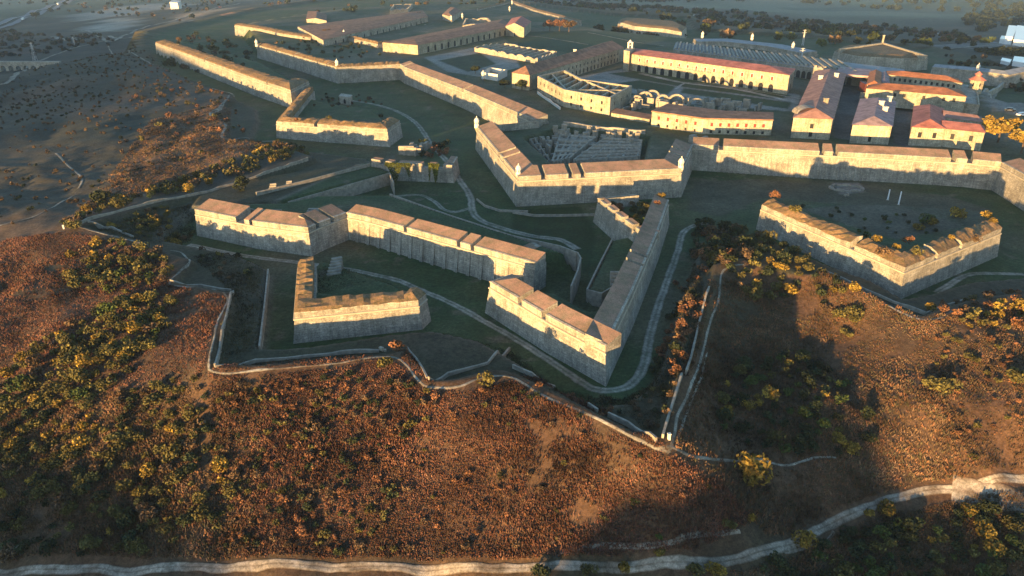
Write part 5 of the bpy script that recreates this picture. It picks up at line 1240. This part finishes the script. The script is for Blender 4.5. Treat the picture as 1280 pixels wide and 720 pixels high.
for (px, n, md, (r0, r1), kinds, lb, grp) in GROVES:
    pol_ = region(px); cen = pol_.mean(0); ex = (pol_.max(0)-pol_.min(0))/2
    def where(s, q):
        v = (q[1]-cen[1])/ex[1]; h = (q[0]-cen[0])/ex[0]
        w = ('upper' if v > .2 else 'lower' if v < -.2 else '')+' '+('left' if h < -.25 else 'right' if h > .25 else '')
        w = (w.strip() or 'middle')+' part'; t_ = s+', '+w
        return t_ if len(t_.split()) <= 16 else s
    p = scatter(pol_, n, md, gg); p = p[clear(p, 1.0)]
    for q in p:
        r_ = gg.uniform(r0, r1)**1.0*(1.15 if gg.random() < .15 else 1)
        D = math.hypot(q[0], q[1]); kd = kinds[gg.integers(len(kinds))]; sz = 'large' if r_ > r0+(r1-r0)*.66 else 'middling' if r_ > r0+(r1-r0)*.33 else 'small'
        cand.append((r_/math.hypot(D, 75), q, r_, kd, where(sz+' '+KW[kd]+' '+lb, q), grp))
cand.sort(key=lambda c: -c[0])
def merged(items, name, label, n=120, seed=5, size=.20):
    vs_, cs_ = [], []; tp = [leaf_cloud(n, seed+i, size=size, lobes=4+i % 3, flat=.85) for i in range(8)]
    P_ = np.array([it[1] for it in items]); Z_ = hs(P_[:, 0], P_[:, 1]); g = np.random.default_rng(seed)
    for i, it in enumerate(items):
        v, s = tp[i % 8]; a = g.uniform(0, 6.28); ca_, sa_ = math.cos(a), math.sin(a)
        w = np.stack([v[:, 0]*ca_-v[:, 1]*sa_, v[:, 0]*sa_+v[:, 1]*ca_, v[:, 2]], 1)*it[2]+(it[1][0], it[1][1], Z_[i])
        vs_.append(w); cs_.append(np.array(PAL[it[3]])*s[:, None]*g.uniform(.75, 1.25))
    o = bpy.data.objects.new(name, poly_mesh(name, np.concatenate(vs_), np.concatenate(cs_), 'leaf')); COL.objects.link(o)
    return tag(o, label, None, None, 'stuff')
NI = 290
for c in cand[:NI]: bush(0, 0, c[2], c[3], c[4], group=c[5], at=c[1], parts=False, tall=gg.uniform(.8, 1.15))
byg = {}
for c in cand[NI:]: byg.setdefault('undergrowth', []).append(c)
for k_, it in byg.items(): merged(it, 'undergrowth', 'dense low scrub of olive and brown bushes covering the slopes and hollows')
# far scrub on the plateau and the valley sides
far = []
for (px, n, r0, r1, kinds) in [([(0,8),(130,20),(230,30),(300,0),(0,-10)], 160, 2, 6, ['dark','dark','brown']), ([(0,72),(150,60),(120,44),(0,40)], 160, 1.5, 4, ['dark','brown']),
     ([(0,110),(150,70),(290,130),(250,200),(100,260),(0,290)], 900, .4, 1.1, ['dark','brown','brown']), ([(330,4),(640,2),(640,14),(560,10),(420,20),(330,24)], 150, 2, 6, ['dark','brown','dark']),
     ([(640,0),(900,14),(1200,40),(1240,60),(1180,66),(1000,60),(870,48),(760,22),(640,6)], 620, 2.5, 7.5, ['dark','dark','brown','green']), ([(960,0),(1280,20),(1280,0)], 60, 5, 13, ['dark']), ([(640,2),(960,2),(960,-3),(640,-3)], 120, 4, 10, ['dark','green']),
     ([(1220,64),(1280,66),(1280,72),(1240,70)], 90, 2, 4.5, ['dark']), ([(1180,70),(1260,86),(1270,95),(1190,84)], 20, 1.5, 3, ['dark','brown']), ([(1255,92),(1280,96),(1280,120),(1262,110)], 25, 1, 2.5, ['dark','brown']),
     ([(735,36),(860,44),(850,52),(790,46)], 60, 2, 5, ['dark','brown']), ([(1190,30),(1250,10),(1280,6),(1280,30),(1230,40)], 90, 4, 9, ['dark'])]:
    pol = region(px, -20); p = scatter(pol, n, r0*1.1, gg)
    for q in p: far.append((0, q, gg.uniform(r0, r1), kinds[gg.integers(len(kinds))]))
merged(far, 'far_scrub', 'far off dusky scrub and woods on the hillsides beyond the fortress', n=70, size=.3, seed=40)
# brush growing on the far redoubt
items = [];  pol = XY([(780,28),(800,31),(830,33),(850,36),(843,30),(800,26)], 8); p = scatter(pol, 60, 2, gg)
vs_, cs_ = [], []
for q in p:
    v, s = leaf_cloud(90, 3, size=.25); vs_.append(v*gg.uniform(2, 4)+(q[0], q[1], 6.8)); cs_.append(np.array(PAL['rust'])*s[:, None])
o = bpy.data.objects.new('redoubt_scrub', poly_mesh('redoubt_scrub', np.concatenate(vs_), np.concatenate(cs_), 'leaf')); COL.objects.link(o); tag(o, 'brown scrub covering the top of the far redoubt', None, None, 'stuff')
# tall dry grass in tufts
def tufts(polys, name, label, hgt=(.14, .40), spread=.30, cols=((.19,.080,.050), (.14,.064,.045), (.085,.058,.048), (.165,.090,.060)), blades=5, wid=.075):
    pts = []; 
    for px, n in polys: pts.append(scatter_fast(region(px), n))
    p = np.concatenate(pts); p = p[clear(p, .5)]
    dens = vnoise(p[:, 0], p[:, 1], 6, 71)+.6*vnoise(p[:, 0], p[:, 1], 2.2, 72); p = p[dens+gg.uniform(0, .5, len(p)) > -.05]
    n = len(p); z = hs(p[:, 0], p[:, 1]); B = blades; g = np.random.default_rng(9)
    base_ = np.repeat(np.column_stack([p, z-.05]), B, 0)+np.column_stack([g.normal(size=(n*B, 2))*spread, np.zeros(n*B)])
    h = np.repeat(g.uniform(*hgt, n)*(1+1.2*np.clip(vnoise(p[:, 0], p[:, 1], 9, 73), -.3, .5)), B)*g.uniform(.6, 1.2, n*B)
    lean = g.normal(size=(n*B, 2))*.30; a = g.uniform(0, 6.28, n*B); w = wid*g.uniform(.6, 1.5, n*B)
    dx = np.cos(a)*w; dy = np.sin(a)*w
    v = np.stack([base_+np.column_stack([dx, dy, h*0]), base_-np.column_stack([dx, dy, h*0]), base_+np.column_stack([lean[:, 0]*h-dx*.5, lean[:, 1]*h-dy*.5, h]), base_+np.column_stack([lean[:, 0]*h+dx*.5, lean[:, 1]*h+dy*.5, h*.96])], 1).reshape(-1, 3)
    cc_ = np.array(cols)[g.integers(0, len(cols), n)]; tone = 1+1.0*vnoise(p[:, 0], p[:, 1], 14, 74)+.8*vnoise(p[:, 0], p[:, 1], 4, 75)+.5*vnoise(p[:, 0], p[:, 1], 1.5, 76)
    c = np.repeat(cc_*(tone*g.uniform(.7, 1.2, n))[:, None], B*4, 0)
    o = bpy.data.objects.new(name, poly_mesh(name, v, c, 'tuft')); COL.objects.link(o); return tag(o, label, None, None, 'stuff')
def scatter_fast(poly, n):
    lo, hi = poly.min(0), poly.max(0); out = []
    while sum(len(a) for a in out) < n:
        q = gg.uniform(lo, hi, (n, 2)); out.append(q[inside(q[:, 0], q[:, 1], poly)])
    return np.concatenate(out)[:n]
tufts([([(262,468),(320,468),(415,460),(480,450),(500,455),(525,484),(580,488),(640,476),(700,505),(780,545),(835,568),(900,600),(940,650),(860,690),(640,698),(300,700),(270,600)], 52000),
       ([(262,468),(480,450),(430,444),(300,452)], 1500), ([(510,440),(540,480),(500,452)], 400), ([(645,470),(700,490),(830,556),(820,560),(700,500)], 1800),
       ([(0,300),(95,290),(200,315),(212,355),(285,372),(262,420),(262,470),(240,490),(100,520),(0,540)], 22000)],
      'dry_grass', 'tall tawny dry grass covering the sunlit hillside')
tufts([([(840,560),(900,345),(1040,348),(1155,400),(1280,380),(1280,590),(1100,618),(960,670),(900,600)], 26000), ([(860,470),(895,350),(886,350),(850,470)], 600),
       ([(262,700),(0,700),(0,500),(240,480)], 22000), ([(262,480),(330,470),(320,690),(262,700)], 4000), ([(90,270),(190,150),(290,130),(285,172),(370,185),(240,226)], 12000), ([(900,715),(1100,640),(1280,615),(1280,720)], 7000)],
      'dry_grass', 'shorter dusky dry grass on the right and lower slopes', hgt=(.2, .5), cols=((.20,.10,.055), (.13,.085,.05), (.09,.08,.045), (.17,.11,.07)))
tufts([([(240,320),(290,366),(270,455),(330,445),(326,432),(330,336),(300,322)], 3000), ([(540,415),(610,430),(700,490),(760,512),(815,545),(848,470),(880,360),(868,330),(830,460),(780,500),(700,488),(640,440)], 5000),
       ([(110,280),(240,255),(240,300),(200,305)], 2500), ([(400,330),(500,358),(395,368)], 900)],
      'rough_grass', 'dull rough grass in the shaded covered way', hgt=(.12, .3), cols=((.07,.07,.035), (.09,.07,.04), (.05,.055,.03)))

# ------------------------------------------------------------ the air
mb = MB(); hx0, hx1, hy0, hy1, hz0, hz1 = -5600, 5600, -3300, 8500, -75, 80
mb.prism([(hx0, hy0), (hx1, hy0), (hx1, hy1), (hx0, hy1)], hz0, hz1, 0, bottom=True)
hm = bpy.data.materials.new('haze'); hm.use_nodes = True; t = hm.node_tree; t.nodes.clear()
pv = N(t, 'ShaderNodeVolumePrincipled'); pv.inputs['Density'].default_value = HAZE; pv.inputs['Color'].default_value = (.40, .62, .95, 1); pv.inputs['Anisotropy'].default_value = 0.0
om = N(t, 'ShaderNodeOutputMaterial'); t.links.new(pv.outputs[0], om.inputs['Volume']); MAT['haze'] = hm
hzb = mb.build('haze', ['haze']); hzb['kind'] = 'stuff'
